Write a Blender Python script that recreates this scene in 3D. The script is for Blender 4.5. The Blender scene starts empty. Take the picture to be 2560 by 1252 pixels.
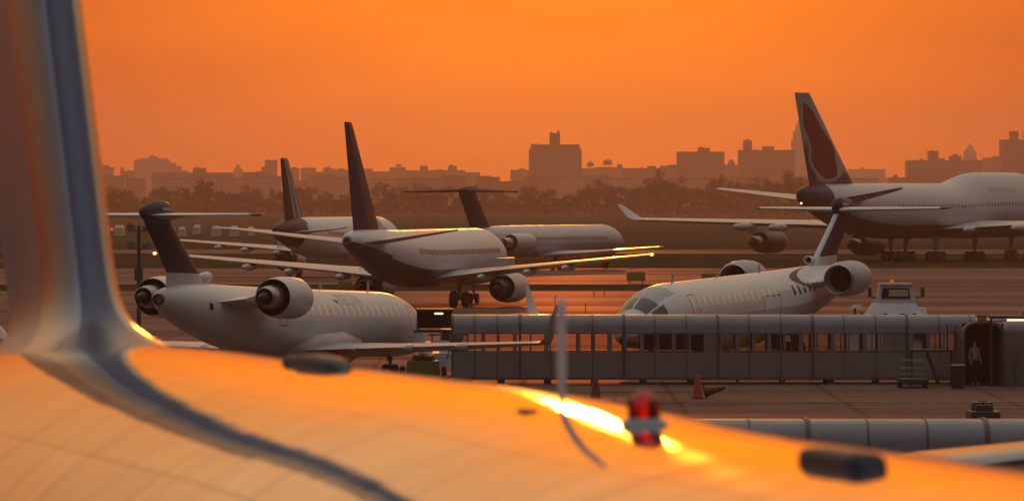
import bpy, bmesh, math, random
from mathutils import Vector, Matrix, noise
R = math.radians
random.seed(7)
S = bpy.context.scene
COL = S.collection
# ------------------------------------------------------------------ camera frame
F = 15000.0            # focal length in photo pixels (2560 wide)
HC = 7.5               # eye height
HY = 495.0             # row of the horizon
def wx(px, D): return (px - 1280.0) / F * D
def wz(py, D): return HC - (py - HY) / F * D
def gd(py): return HC * F / (py - HY)      # distance of a ground point on that row

# ------------------------------------------------------------------ materials
MATS = {}
def newmat(name):
    m = bpy.data.materials.new(name); m.use_nodes = True
    nt = m.node_tree; b = nt.nodes['Principled BSDF']
    MATS[name] = m
    return m, nt, b
def seams(m, period, width, dark):
    nt = m.node_tree; b = nt.nodes['Principled BSDF']; L = nt.links.new; N = nt.nodes.new; src = b.inputs['Base Color'].links[0].from_socket
    tc = N('ShaderNodeTexCoord'); sp = N('ShaderNodeSeparateXYZ'); L(tc.outputs['Object'], sp.inputs[0])
    d = N('ShaderNodeMath'); d.operation = 'DIVIDE'; d.inputs[1].default_value = period; L(sp.outputs['X'], d.inputs[0])
    f = N('ShaderNodeMath'); f.operation = 'FRACT'; L(d.outputs[0], f.inputs[0])
    c = N('ShaderNodeMath'); c.operation = 'LESS_THAN'; c.inputs[1].default_value = width / period; L(f.outputs[0], c.inputs[0])
    k = N('ShaderNodeMath'); k.operation = 'MULTIPLY_ADD'; k.inputs[1].default_value = -dark; k.inputs[2].default_value = 1; L(c.outputs[0], k.inputs[0])
    v = N('ShaderNodeVectorMath'); v.operation = 'SCALE'; L(src, v.inputs[0]); L(k.outputs[0], v.inputs['Scale']); L(v.outputs[0], b.inputs['Base Color'])
def mat(name, col, rough=.5, metal=0., spec=None, var=0., vscale=1.5, bump=0., bscale=8., coat=0., emit=None, estr=0., vmap=(1,1,1), rvar=0.):
    m, nt, b = newmat(name)
    b.inputs['Base Color'].default_value = (*col, 1)
    b.inputs['Roughness'].default_value = rough
    b.inputs['Metallic'].default_value = metal
    if spec is not None: b.inputs['Specular IOR Level'].default_value = spec
    if coat: b.inputs['Coat Weight'].default_value = coat; b.inputs['Coat Roughness'].default_value = .12
    if emit: b.inputs['Emission Color'].default_value = (*emit, 1); b.inputs['Emission Strength'].default_value = estr
    if var or rvar or bump:
        tc = nt.nodes.new('ShaderNodeTexCoord'); mp = nt.nodes.new('ShaderNodeMapping'); mp.inputs['Scale'].default_value = vmap
        nt.links.new(tc.outputs['Object'], mp.inputs['Vector'])
        n = nt.nodes.new('ShaderNodeTexNoise'); n.inputs['Scale'].default_value = vscale; n.inputs['Detail'].default_value = 6; n.inputs['Roughness'].default_value = .6
        nt.links.new(mp.outputs['Vector'], n.inputs['Vector'])
        if var:
            r = nt.nodes.new('ShaderNodeMapRange'); r.inputs[1].default_value = .3; r.inputs[2].default_value = .7
            r.inputs[3].default_value = 1 - var; r.inputs[4].default_value = 1 + var * .5
            nt.links.new(n.outputs['Fac'], r.inputs[0])
            mx = nt.nodes.new('ShaderNodeVectorMath'); mx.operation = 'SCALE'
            mx.inputs[0].default_value = col
            nt.links.new(r.outputs[0], mx.inputs['Scale']); nt.links.new(mx.outputs[0], b.inputs['Base Color'])
        if rvar:
            r2 = nt.nodes.new('ShaderNodeMapRange'); r2.inputs[1].default_value = .3; r2.inputs[2].default_value = .7
            r2.inputs[3].default_value = max(.02, rough - rvar); r2.inputs[4].default_value = min(1, rough + rvar)
            nt.links.new(n.outputs['Fac'], r2.inputs[0]); nt.links.new(r2.outputs[0], b.inputs['Roughness'])
        if bump:
            n2 = nt.nodes.new('ShaderNodeTexNoise'); n2.inputs['Scale'].default_value = bscale; n2.inputs['Detail'].default_value = 3
            nt.links.new(mp.outputs['Vector'], n2.inputs['Vector'])
            bp = nt.nodes.new('ShaderNodeBump'); bp.inputs['Strength'].default_value = 1; bp.inputs['Distance'].default_value = bump
            nt.links.new(n2.outputs['Fac'], bp.inputs['Height']); nt.links.new(bp.outputs['Normal'], b.inputs['Normal'])
    return m
WHITE = mat('white aircraft paint', (.66, .64, .62), .34, var=.10, vscale=.7, spec=.4, rvar=.08)
WHITE2 = mat('off white aircraft paint', (.52, .49, .47), .36, var=.12, vscale=.6, spec=.4, rvar=.08)
for m_ in (WHITE, WHITE2): seams(m_, 2.42, .035, .28)
GREYP = mat('light grey aircraft paint', (.36, .36, .37), .36, var=.12, vscale=.8, rvar=.08)
WINGP = mat('wing grey paint', (.42, .41, .41), .30, var=.15, vscale=.8, spec=.55, rvar=.08)
NAVY = mat('navy paint', (.020, .022, .055), .42, var=.15, vscale=1.2, spec=.2)
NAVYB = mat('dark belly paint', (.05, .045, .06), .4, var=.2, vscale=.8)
MAROON = mat('maroon fin paint', (.06, .022, .024), .45, spec=.2, var=.15, vscale=1.)
REDP = mat('red fin paint', (.20, .012, .01), .5, spec=.2, var=.12, vscale=.8)
BARE = mat('bare engine metal', (.42, .38, .35), .32, metal=.9, var=.2, vscale=3., rvar=.1)
FAND = mat('dark fan blades', (.016, .015, .014), .55, var=.2, vscale=4.)
UNDERSHADE = mat('tailplane underside shade', (.03, .024, .026), .75, var=.2, vscale=1., spec=.2)  # shade on the tailplane's underside put into the colour
DARKM = mat('sooty metal', (.05, .045, .042), .5, metal=.6, var=.25, vscale=4.)
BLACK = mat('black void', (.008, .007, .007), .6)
RUBBER = mat('tyre rubber', (.02, .019, .018), .75, var=.2, vscale=6.)
GEAR = mat('landing gear steel', (.22, .21, .2), .4, metal=.4)
CABING = mat('cabin glass with painted reflection', (.85, .78, .64), .12, spec=.8)  # pale base colour stands in for sky reflected in the panes
DARKG = mat('dark cockpit glass', (.012, .012, .015), .08, spec=.7)
LETTER = mat('faded lettering paint', (.47, .45, .46), .35)
LAMPO = mat('lit position lamp', (1, .7, .35), .3, emit=(1, .62, .25), estr=3)
TUBE = mat('lit fluorescent tube', (1, 1, .95), .3, emit=(1, .9, .62), estr=1.6)
REDL = mat('lit red lamp', (1, .1, .08), .3, emit=(1, .05, .05), estr=1.2)
AMBER = mat('amber beacon lens', (.75, .16, .02), .25, emit=(1, .2, .02), estr=.35)
WALKW = mat('walkway wall panel', (.19, .162, .15), .55, var=.14, vscale=1.4, rvar=.1)
WALKR = mat('walkway roof metal', (.215, .20, .205), .42, var=.14, vscale=2., rvar=.1, spec=.4)
RIBM = mat('walkway joint rubber', (.09, .075, .07), .6, var=.2, vscale=3.)
POSTM = mat('walkway window post', (.17, .15, .145), .5)
INTER = mat('walkway interior lining', (.17, .13, .11), .7, var=.2, vscale=1.)
TRUCK = mat('dusty white vehicle paint', (.5, .48, .48), .4, var=.2, vscale=2., rvar=.1)
YELLOW = mat('yellow green equipment paint', (.22, .2, .03), .5, var=.3, vscale=3.)
OCHRE = mat('ochre paint', (.30, .18, .02), .5, var=.2, vscale=3.)
DARKV = mat('dark vehicle paint', (.028, .024, .022), .5, var=.3, vscale=3.)
STEEL = mat('galvanised steel', (.20, .19, .18), .45, metal=.5, var=.25, vscale=5.)
DSTEEL = mat('dark painted steel', (.045, .04, .038), .5, var=.2, vscale=5.)
CONEO = mat('orange cone plastic', (.50, .06, .02), .5, var=.2, vscale=5.)
CONED = mat('faded orange cone plastic', (.22, .05, .022), .6, var=.3, vscale=5.)
REDG = mat('red lamp glass', (.85, .02, .01), .08, spec=.8); REDG.node_tree.nodes['Principled BSDF'].inputs['Transmission Weight'].default_value = .75
SKIN = mat('skin', (.32, .19, .14), .5)
SHIRT = mat('pale shirt cloth', (.26, .23, .22), .8)
TROUS = mat('dark trouser cloth', (.02, .018, .02), .85)
HAIR = mat('dark hair', (.012, .01, .009), .6)
SHOE = mat('white shoe leather', (.55, .52, .5), .5)
BARK = mat('bark', (.035, .028, .024), .9)
TWIG = mat('winter twig and leaf', (.020, .016, .014), .95, spec=.1, var=.2, vscale=.4)
TWIG2 = mat('dull evergreen leaf', (.018, .020, .014), .95, spec=.1, var=.2, vscale=.4)
PALE = mat('pale van paint', (.42, .36, .28), .35)
SIGNG = mat('airfield sign face', (.16, .15, .025), .4)

def glassmat():
    m, nt, b = newmat('walkway window glass')
    out = nt.nodes['Material Output']
    tr = nt.nodes.new('ShaderNodeBsdfTransparent'); tr.inputs[0].default_value = (.95, .9, .84, 1)
    gl = nt.nodes.new('ShaderNodeBsdfGlossy'); gl.inputs['Roughness'].default_value = .05
    fr = nt.nodes.new('ShaderNodeFresnel'); fr.inputs['IOR'].default_value = 1.5
    mx = nt.nodes.new('ShaderNodeMixShader')
    nt.links.new(fr.outputs[0], mx.inputs[0]); nt.links.new(tr.outputs[0], mx.inputs[1]); nt.links.new(gl.outputs[0], mx.inputs[2])
    nt.links.new(mx.outputs[0], out.inputs['Surface'])
    return m
GLASS = glassmat()

def polished():
    """polished bare aluminium skin: panel lap lines, faint ripples in the sheet, streaks of uneven tone"""
    m, nt, b = newmat('polished aluminium skin')
    L = nt.links.new; N = nt.nodes.new
    b.inputs['Metallic'].default_value = .92
    tc = N('ShaderNodeTexCoord'); sp = N('ShaderNodeSeparateXYZ'); L(tc.outputs['Object'], sp.inputs[0])
    mp = N('ShaderNodeMapping'); mp.inputs['Scale'].default_value = (.5, 1.6, 1.6); L(tc.outputs['Object'], mp.inputs['Vector'])
    n = N('ShaderNodeTexNoise'); n.inputs['Scale'].default_value = 1.6; n.inputs['Detail'].default_value = 5; L(mp.outputs[0], n.inputs['Vector'])
    mp2 = N('ShaderNodeMapping'); mp2.inputs['Scale'].default_value = (2.6, .35, .35); L(tc.outputs['Object'], mp2.inputs['Vector'])
    st = N('ShaderNodeTexNoise'); st.inputs['Scale'].default_value = 1.3; st.inputs['Detail'].default_value = 6; L(mp2.outputs[0], st.inputs['Vector'])
    rr = N('ShaderNodeMapRange'); rr.inputs[1].default_value = .3; rr.inputs[2].default_value = .7; rr.inputs[3].default_value = .035; rr.inputs[4].default_value = .06
    L(st.outputs['Fac'], rr.inputs[0]); L(rr.outputs[0], b.inputs['Roughness'])
    # frame lap joints every 1.1 m along x
    def lines(sock, period, width):
        d = N('ShaderNodeMath'); d.operation = 'DIVIDE'; d.inputs[1].default_value = period; L(sock, d.inputs[0])
        f = N('ShaderNodeMath'); f.operation = 'FRACT'; L(d.outputs[0], f.inputs[0])
        c = N('ShaderNodeMath'); c.operation = 'LESS_THAN'; c.inputs[1].default_value = width / period; L(f.outputs[0], c.inputs[0])
        return c.outputs[0]
    l1 = lines(sp.outputs['X'], 2.6, .05)
    cr = N('ShaderNodeMapRange'); cr.inputs[1].default_value = .25; cr.inputs[2].default_value = .75; cr.inputs[3].default_value = .72; cr.inputs[4].default_value = 1.0
    L(st.outputs['Fac'], cr.inputs[0])
    dk = N('ShaderNodeMath'); dk.operation = 'MULTIPLY_ADD'; dk.inputs[1].default_value = -.55; dk.inputs[2].default_value = 1; L(l1, dk.inputs[0])
    ml = N('ShaderNodeMath'); ml.operation = 'MULTIPLY'; L(cr.outputs[0], ml.inputs[0]); L(dk.outputs[0], ml.inputs[1])
    # lap joints along the body and single skin panels of slightly different sheen
    ay = N('ShaderNodeMath'); ay.operation = 'ABSOLUTE'; L(sp.outputs['Y'], ay.inputs[0]); l2 = lines(ay.outputs[0], .82, .022)
    d2 = N('ShaderNodeMath'); d2.operation = 'MULTIPLY_ADD'; d2.inputs[1].default_value = -.42; d2.inputs[2].default_value = 1; L(l2, d2.inputs[0])
    bk = N('ShaderNodeTexBrick'); bk.offset = .37; bk.inputs['Scale'].default_value = 1; bk.inputs['Brick Width'].default_value = 2.6; bk.inputs['Row Height'].default_value = .82; bk.inputs['Mortar Size'].default_value = 0
    bk.inputs['Color1'].default_value = (.80, .80, .80, 1); bk.inputs['Color2'].default_value = (1, 1, 1, 1); L(tc.outputs['Object'], bk.inputs['Vector'])
    q1 = N('ShaderNodeMath'); q1.operation = 'MULTIPLY'; L(ml.outputs[0], q1.inputs[0]); L(d2.outputs[0], q1.inputs[1])
    q2 = N('ShaderNodeMath'); q2.operation = 'MULTIPLY'; L(q1.outputs[0], q2.inputs[0]); L(bk.outputs['Color'], q2.inputs[1]); ml = q2
    v = N('ShaderNodeVectorMath'); v.operation = 'SCALE'; v.inputs[0].default_value = (.95, .90, .82); L(ml.outputs[0], v.inputs['Scale'])
    L(v.outputs[0], b.inputs['Base Color'])
    bp = N('ShaderNodeBump'); bp.inputs['Strength'].default_value = 1; bp.inputs['Distance'].default_value = .004
    L(n.outputs['Fac'], bp.inputs['Height']); L(bp.outputs['Normal'], b.inputs['Normal'])
    return m
ALU = polished()
ALUFIN = mat('polished fin edge metal', (.30, .29, .32), .22, metal=.95, var=.1, vscale=1.2, bump=.004, bscale=1.2, vmap=(1, 1, .25))
ANTD = mat('dark antenna paint', (.045, .042, .055), .5, spec=.2)
EDGEREFL = mat('blue grey painted edge reflection', (.085, .086, .125), .28, metal=.6)  # dark reflected stripe painted onto the fin's leading edge
FINGREY = mat('satin grey fin paint', (.30, .265, .25), .34, metal=.3, var=.2, vscale=1.2, vmap=(1.5, 1.5, .2), rvar=.08)

# ground materials -------------------------------------------------
def groundmat(name, c1, c2, rough, rv, sx, sy, spec=.5, slabs=False, fine=.12):
    m, nt, b = newmat(name); L = nt.links.new; N = nt.nodes.new
    tc = N('ShaderNodeTexCoord'); mp = N('ShaderNodeMapping'); mp.inputs['Scale'].default_value = (sx, sy, 1); L(tc.outputs['Object'], mp.inputs[0])
    n = N('ShaderNodeTexNoise'); n.inputs['Scale'].default_value = 1; n.inputs['Detail'].default_value = 7; n.inputs['Roughness'].default_value = .62; L(mp.outputs[0], n.inputs['Vector'])
    f = N('ShaderNodeTexNoise'); f.inputs['Scale'].default_value = 1.7; f.inputs['Detail'].default_value = 8; L(tc.outputs['Object'], f.inputs['Vector'])
    ad = N('ShaderNodeMath'); ad.operation = 'MULTIPLY_ADD'; ad.inputs[1].default_value = fine; L(f.outputs['Fac'], ad.inputs[0]); L(n.outputs['Fac'], ad.inputs[2])
    r = N('ShaderNodeMapRange'); r.inputs[1].default_value = .36 + fine * .5; r.inputs[2].default_value = .64 + fine * .5; L(ad.outputs[0], r.inputs[0])
    mx = N('ShaderNodeMix'); mx.data_type = 'RGBA'; mx.inputs[6].default_value = (*c1, 1); mx.inputs[7].default_value = (*c2, 1); L(r.outputs[0], mx.inputs[0]); L(mx.outputs[2], b.inputs['Base Color'])
    # rough ground: a matt base and a thin share of dull sheen (stones hide most of the grazing mirror)
    colr = mx.outputs[2]
    if slabs:   # cast slabs with dark joints, oil blots and tyre scuffs
        bt = N('ShaderNodeTexBrick'); bt.offset = 0; bt.inputs['Scale'].default_value = 1; bt.inputs['Brick Width'].default_value = 6.1; bt.inputs['Row Height'].default_value = 6.1; bt.inputs['Mortar Size'].default_value = .11; bt.inputs['Mortar Smooth'].default_value = 0
        bt.inputs['Color1'].default_value = (1, 1, 1, 1); bt.inputs['Color2'].default_value = (.8, .8, .8, 1); bt.inputs['Mortar'].default_value = (.4, .38, .36, 1); L(tc.outputs['Object'], bt.inputs['Vector'])
        oi = N('ShaderNodeTexNoise'); oi.inputs['Scale'].default_value = .33; oi.inputs['Detail'].default_value = 4; L(tc.outputs['Object'], oi.inputs['Vector'])
        oR = N('ShaderNodeMapRange'); oR.inputs[1].default_value = .60; oR.inputs[2].default_value = .68; oR.inputs[3].default_value = 1; oR.inputs[4].default_value = .5; L(oi.outputs['Fac'], oR.inputs[0])
        m1 = N('ShaderNodeMix'); m1.data_type = 'RGBA'; m1.blend_type = 'MULTIPLY'; m1.inputs[0].default_value = 1; L(mx.outputs[2], m1.inputs[6]); L(bt.outputs['Color'], m1.inputs[7])
        m2 = N('ShaderNodeVectorMath'); m2.operation = 'SCALE'; L(m1.outputs[2], m2.inputs[0]); L(oR.outputs[0], m2.inputs['Scale']); colr = m2.outputs[0]
    df = N('ShaderNodeBsdfDiffuse'); L(colr, df.inputs['Color'])
    gl = N('ShaderNodeBsdfGlossy'); gl.inputs['Roughness'].default_value = rough; gl.inputs['Color'].default_value = (1, .50, .33, 1)
    r2 = N('ShaderNodeMapRange'); r2.inputs[3].default_value = max(0, spec - rv); r2.inputs[4].default_value = spec + rv; L(r.outputs[0], r2.inputs[0])
    ms = N('ShaderNodeMixShader'); L(r2.outputs[0], ms.inputs[0]); L(df.outputs[0], ms.inputs[1]); L(gl.outputs[0], ms.inputs[2]); L(ms.outputs[0], nt.nodes['Material Output'].inputs['Surface'])
    return m
APRON = groundmat('apron concrete', (.070, .056, .050), (.115, .094, .084), .46, .05, .02, .09, spec=.10, slabs=True)
TAXI = groundmat('taxiway asphalt', (.05, .042, .038), (.10, .085, .075), .44, .06, .008, .06, spec=.115)
GRASS = groundmat('dry winter grass', (.035, .030, .014), (.06, .045, .022), .6, .0, .02, .05, spec=.0)
SOIL = groundmat('distant field', (.04, .034, .022), (.07, .055, .04), .6, .0, .004, .02, spec=.0)
LINE = mat('worn white line paint', (.42, .40, .37), .6, var=.3, vscale=.8)

def facade(name, col):
    m, nt, b = newmat(name); L = nt.links.new; N = nt.nodes.new
    tc = N('ShaderNodeTexCoord'); mp = N('ShaderNodeMapping'); mp.inputs['Rotation'].default_value = (R(90), 0, 0); L(tc.outputs['Object'], mp.inputs[0])
    br = N('ShaderNodeTexBrick'); br.offset = 0; br.inputs['Scale'].default_value = 1; br.inputs['Brick Width'].default_value = 3.2; br.inputs['Row Height'].default_value = 2.9
    br.inputs['Mortar Size'].default_value = .85; br.inputs['Mortar Smooth'].default_value = 0
    br.inputs['Color1'].default_value = (.11, .085, .07, 1); br.inputs['Color2'].default_value = (.13, .10, .08, 1); br.inputs['Mortar'].default_value = (*col, 1)
    L(mp.outputs[0], br.inputs['Vector']); L(br.outputs['Color'], b.inputs['Base Color']); b.inputs['Roughness'].default_value = .8
    return m
BRICK = [facade('brown brick facade', (.16, .10, .08)), facade('tan brick facade', (.22, .16, .12)), facade('grey concrete facade', (.2, .19, .18))]
ROOFM = mat('roof tar', (.05, .045, .045), .9)

# ------------------------------------------------------------------ mesh helpers
class MB:
    def __init__(s): s.v = []; s.f = []; s.m = []
    def add(s, verts, faces, mi=0):
        o = len(s.v); s.v += [tuple(p) for p in verts]
        for k, f in enumerate(faces):
            s.f.append([i + o for i in f]); s.m.append(mi[k] if isinstance(mi, list) else mi)
        return s
    def loft(s, rings, mi=0, caps=(True, True), closed=True, fn=None):
        n = len(rings[0]); fs = []; ms = []
        for i in range(len(rings) - 1):
            for j in range(n if closed else n - 1):
                k = (j + 1) % n
                fs.append([i*n + j, i*n + k, (i+1)*n + k, (i+1)*n + j]); ms.append(fn(i, j) if fn else mi)
        if caps[0]: fs.append(list(range(n))[::-1]); ms.append(fn(0, 0) if fn else mi)
        if caps[1]: fs.append([(len(rings)-1)*n + j for j in range(n)]); ms.append(fn(len(rings)-2, 0) if fn else mi)
        return s.add([p for r in rings for p in r], fs, ms)
    def shell(s, rings, mi=0):
        """loft of open profiles given as outer + reversed inner, ends closed by strips"""
        s.loft(rings, mi, (False, False)); n = len(rings[0]) // 2
        for r in (rings[0], rings[-1]): s.add(r, [[i, i+1, 2*n-2-i, 2*n-1-i] for i in range(n - 1)], mi)
        return s
    def box(s, c, d, mi=0, top=1., topy=None, rz=0.):
        """box centred at c, size d; top scales the upper face"""
        ty = top if topy is None else topy
        x, y, z = (k / 2 for k in d); M = Matrix.Rotation(rz, 3, 'Z')
        vs = [(-x, -y, -z), (x, -y, -z), (x, y, -z), (-x, y, -z), (-x*top, -y*ty, z), (x*top, -y*ty, z), (x*top, y*ty, z), (-x*top, y*ty, z)]
        vs = [M @ Vector(v) + Vector(c) for v in vs]
        return s.add(vs, [[0,3,2,1],[4,5,6,7],[0,1,5,4],[1,2,6,5],[2,3,7,6],[3,0,4,7]], mi)
    def tube(s, pts, r, n=8, mi=0):
        pts = [Vector(p) for p in pts]; rs = r if isinstance(r, (list, tuple)) else [r] * len(pts); rings = []
        for i, p in enumerate(pts):
            t = (pts[min(i+1, len(pts)-1)] - pts[max(i-1, 0)]).normalized()
            u = t.cross(Vector((0, 0, 1)) if abs(t.z) < .9 else Vector((1, 0, 0))).normalized(); w = t.cross(u)
            rings.append([p + (u * math.cos(a) + w * math.sin(a)) * rs[i] for a in (2*math.pi*k/n for k in range(n))])
        return s.loft(rings, mi)
    def lathe(s, prof, o, axis='x', n=28, mi=0, caps=(False, False), sy=1.):
        rings = []
        for a, r in prof:
            ring = []
            for k in range(n):
                t = 2 * math.pi * k / n; c, d = r * math.cos(t), r * math.sin(t)
                ring.append({'x': (o[0]+a, o[1]+c*sy, o[2]+d), 'y': (o[0]+c, o[1]+a, o[2]+d), 'z': (o[0]+c, o[1]+d*sy, o[2]+a)}[axis])
            rings.append(ring)
        return s.loft(rings, mi, caps)
    def build(s, name, mats, parent=None, smooth=40, loc=None):
        me = bpy.data.meshes.new(name); me.from_pydata(s.v, [], s.f); me.update()
        for m in (mats if isinstance(mats, (list, tuple)) else [mats]): me.materials.append(m)
        for p, k in zip(me.polygons, s.m): p.material_index = k
        bm = bmesh.new(); bm.from_mesh(me); bmesh.ops.recalc_face_normals(bm, faces=bm.faces); bm.to_mesh(me); bm.free()
        if smooth:
            me.shade_smooth(); me.set_sharp_from_angle(angle=R(smooth))
        o = bpy.data.objects.new(name, me); COL.objects.link(o)
        if parent: o.parent = parent
        if loc is not None: o.location = loc
        return o
def tag(o, label=None, cat=None, group=None, kind=None):
    if label: o['label'] = label
    if cat: o['category'] = cat
    if group: o['group'] = group
    if kind: o['kind'] = kind
    return o
def thing(name, loc, label, cat, group=None, rot=(0, 0, 0)):
    o = bpy.data.objects.new(name, None); COL.objects.link(o); o.empty_display_size = .3
    o.location = loc; o.rotation_euler = rot
    return tag(o, label, cat, group)
def copy_tree(o, parent=None):
    c = o.copy(); COL.objects.link(c)
    if parent: c.parent = parent
    for ch in [k for k in COL.objects if k.parent == o]: copy_tree(ch, c)
    return c

# ------------------------------------------------------------------ aircraft
def curve(st, n):
    """resample stations (x, zc, r, top) smoothly"""
    st = [tuple(s) + (0,) * (4 - len(s)) for s in st]
    def tang(i):
        a, b = st[max(i-1, 0)], st[min(i+1, len(st)-1)]
        return [(b[k] - a[k]) / (b[0] - a[0]) for k in range(4)]
    def at(x):
        x = min(max(x, st[0][0]), st[-1][0])
        for i in range(len(st) - 1):
            if x <= st[i+1][0]: break
        a, b = st[i], st[i+1]; h = b[0] - a[0]; t = (x - a[0]) / h; ta, tb = tang(i), tang(i+1); out = []
        for k in range(1, 4):
            m = (b[k] - a[k]) / h
            da, db = ta[k], tb[k]
            if abs(m) < 1e-9: da = db = 0
            else:
                da = m * min(max(da / m, 0), 3); db = m * min(max(db / m, 0), 3)
            out.append((2*t**3 - 3*t*t + 1)*a[k] + (t**3 - 2*t*t + t)*h*da + (-2*t**3 + 3*t*t)*b[k] + (t**3 - t*t)*h*db)
        return out
    xs = []
    for i in range(len(st) - 1):
        d = st[i+1][0] - st[i][0]; m = max(2, min(8, int(d / (st[-1][0] / n)) + 2))
        xs += [st[i][0] + d * k / m for k in range(m)]
    xs.append(st[-1][0])
    return at, xs
NR = 48
WIDE = 1.
def fuspt(at, x, ang, off=0.):
    """ang: 0 = crown, positive towards starboard (-y)"""
    zc, r, top = at(x); r += off
    c = math.cos(ang); z = c * r
    if top and c > 0: z *= (r + top) / r
    w = 1 - (.18 if top else 0) * max(0, c) * min(1, top / .9)
    return (x, -math.sin(ang) * r * w * WIDE, zc + z)
def fuselage(root, st, mats, fn=None, name='fuselage'):
    at, xs = curve(st, 40)
    rings = [[fuspt(at, x, 2*math.pi*k/NR) for k in range(NR)] for x in xs]
    mb = MB(); mb.loft(rings, fn=(lambda i, j: fn((xs[i]+xs[i+1])/2, 2*math.pi*(j+.5)/NR)) if fn else None)
    return mb.build(name, mats, root, 60), at
def foil(n=9):
    cs = [(1 - math.cos(math.pi * k / n)) / 2 for k in range(n + 1)]
    th = [5 * (.2969*math.sqrt(c) - .126*c - .3516*c*c + .2843*c**3 - .1015*c**4) for c in cs]
    return [(c, t) for c, t in zip(cs, th)] + [(c, -t) for c, t in list(zip(cs, th))[-2:0:-1]]
FOIL = foil()
def surf(root, name, secs, mats, ax='z', sub=1, fn=None, n=9, smooth=50):
    """secs: (xLE, y, z, chord, thickness ratio)"""
    out = []
    for i in range(len(secs) - 1):
        for k in range(sub): out.append([a + (b - a) * k / sub for a, b in zip(secs[i], secs[i+1])])
    out.append(list(secs[-1])); fo = foil(n); rings = []
    for x, y, z, c, t in out:
        rings.append([(x - c*f, y, z + h*c*t) if ax == 'z' else (x - c*f, y + h*c*t, z) for f, h in fo])
    mb = MB(); N = len(rings) - 1; m = len(fo)
    mb.loft(rings, fn=(lambda i, j: fn((fo[j][0] + fo[(j+1) % m][0]) / 2, (i + .5) / N)) if fn else None)
    return mb.build(name, mats, root, smooth)
def wheel(parent, x, y, z, r, w):
    mb = MB(); p = [(-w/2, r*.55), (-w/2, r*.86), (-w*.38, r*.97), (0, r), (w*.38, r*.97), (w/2, r*.86), (w/2, r*.55)]
    mb.lathe(p, (x, y, z), 'y', 22)
    o = mb.build('wheel', RUBBER, parent)
    h = MB(); h.lathe([(-w*.42, .01), (-w*.42, r*.56), (w*.42, r*.56), (w*.42, .01)], (x, y, z), 'y', 16); h.build('hub', GEAR, o)
def gear(root, x, y, ztop, r, w, track, rows=(0,), zg=0.):
    mb = MB(); mb.tube([(x, y, ztop), (x, y, zg + r)], [.12 * r / .4, .09 * r / .4])
    mb.tube([(x + .9 * r / .5, y, ztop), (x, y, zg + r * 1.6)], .06 * r / .5)
    mb.tube([(x, y - track/2, zg + r), (x, y + track/2, zg + r)], .07 * r / .5)
    if len(rows) > 1: mb.tube([(x + rows[0], y, zg + r), (x + rows[-1], y, zg + r)], .1)
    mb.box((x - .05, y, ztop - (ztop - zg) * .3), (.9 * r / .45, .05, (ztop - zg) * .42))
    g = mb.build('landing_gear', GEAR, root)
    for dx in rows:
        for s in (-1, 1): wheel(g, x + dx, y + s * track / 2, zg + r, r, w)
def engine(root, x, y, z, r, L, cowl=WHITE, core=BARE, big=False):
    """x = exhaust end of the cowl; the intake faces +x"""
    k = r / .8
    mb = MB(); mb.lathe([(.0, .862*r), (-.01, .885*r), (.12*L, .95*r), (.35*L, r), (.72*L, r), (.88*L, .95*r), (.97*L, .87*r), (L, .81*r), (.985*L, .76*r), (.9*L, .72*r), (.75*L, .71*r)], (x, y, z), n=40)
    e = mb.build('engine_cowl', cowl, root, 50)
    du = MB(); du.lathe([(.36*L, .70*r), (.32*L, .71*r), (0, .859*r)], (x, y, z), n=40); du.build('fan_duct', FAND, e, 50)
    li = MB(); li.lathe([(.955*L, .889*r), (.985*L, .852*r), (1.004*L, .812*r), (.99*L, .755*r), (.94*L, .725*r)], (x, y, z), n=40); li.build('intake_lip', BARE, e, 60)
    fa = MB(); fa.lathe([(.76*L, .715*r), (.76*L, .22*r), (.83*L, .12*r), (.87*L, .01)], (x, y, z), n=30)
    for q in range(18):
        a = 2*math.pi*q/18; b = a + .2
        fa.add([(x+.77*L, y+.22*r*math.cos(a), z+.22*r*math.sin(a)), (x+.80*L, y+.22*r*math.cos(b), z+.22*r*math.sin(b)), (x+.80*L, y+.69*r*math.cos(b+.1), z+.69*r*math.sin(b+.1)), (x+.77*L, y+.69*r*math.cos(a+.1), z+.69*r*math.sin(a+.1))], [[0,1,2,3]])
    fa.build('fan', FAND, e)
    co = MB(); co.lathe([(.34*L, .72*r), (.3*L, .6*r), (0, .6*r), (-.22*L, .53*r), (-.34*L, .46*r), (-.35*L, .43*r), (-.25*L, .40*r), (-.25*L, .3*r)], (x, y, z), n=36)
    co.build('core_cowl', core, e, 40)
    pl = MB(); pl.lathe([(-.24*L, .41*r), (-.26*L, .30*r), (-.38*L, .24*r), (-.52*L, .10*r), (-.58*L, .01)], (x, y, z), n=24); pl.build('exhaust_cone', DARKM, e, 60)
    return e
def patch(at, x0, x1, a0, a1, off=.006, nx=2, na=4):
    vs = [fuspt(at, x0 + (x1-x0)*i/nx, a0 + (a1-a0)*j/na, off) for i in range(nx+1) for j in range(na+1)]
    return vs, [[i*(na+1)+j, i*(na+1)+j+1, (i+1)*(na+1)+j+1, (i+1)*(na+1)+j] for i in range(nx) for j in range(na)]
def cabin_windows(root, at, xs, zoff, h, w, side, m):
    """a window per station; zoff = height over the fuselage centre"""
    for x in xs:
        zc, r, top = at(x); a0 = math.acos(max(-1, min(1, (zoff + h/2) / r))); a1 = math.acos(max(-1, min(1, (zoff - h/2) / r)))
        vs, fs = patch(at, x - w/2, x + w/2, side * a0, side * a1)
        MB().add(vs, fs).build('cabin_window', m, root)
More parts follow.
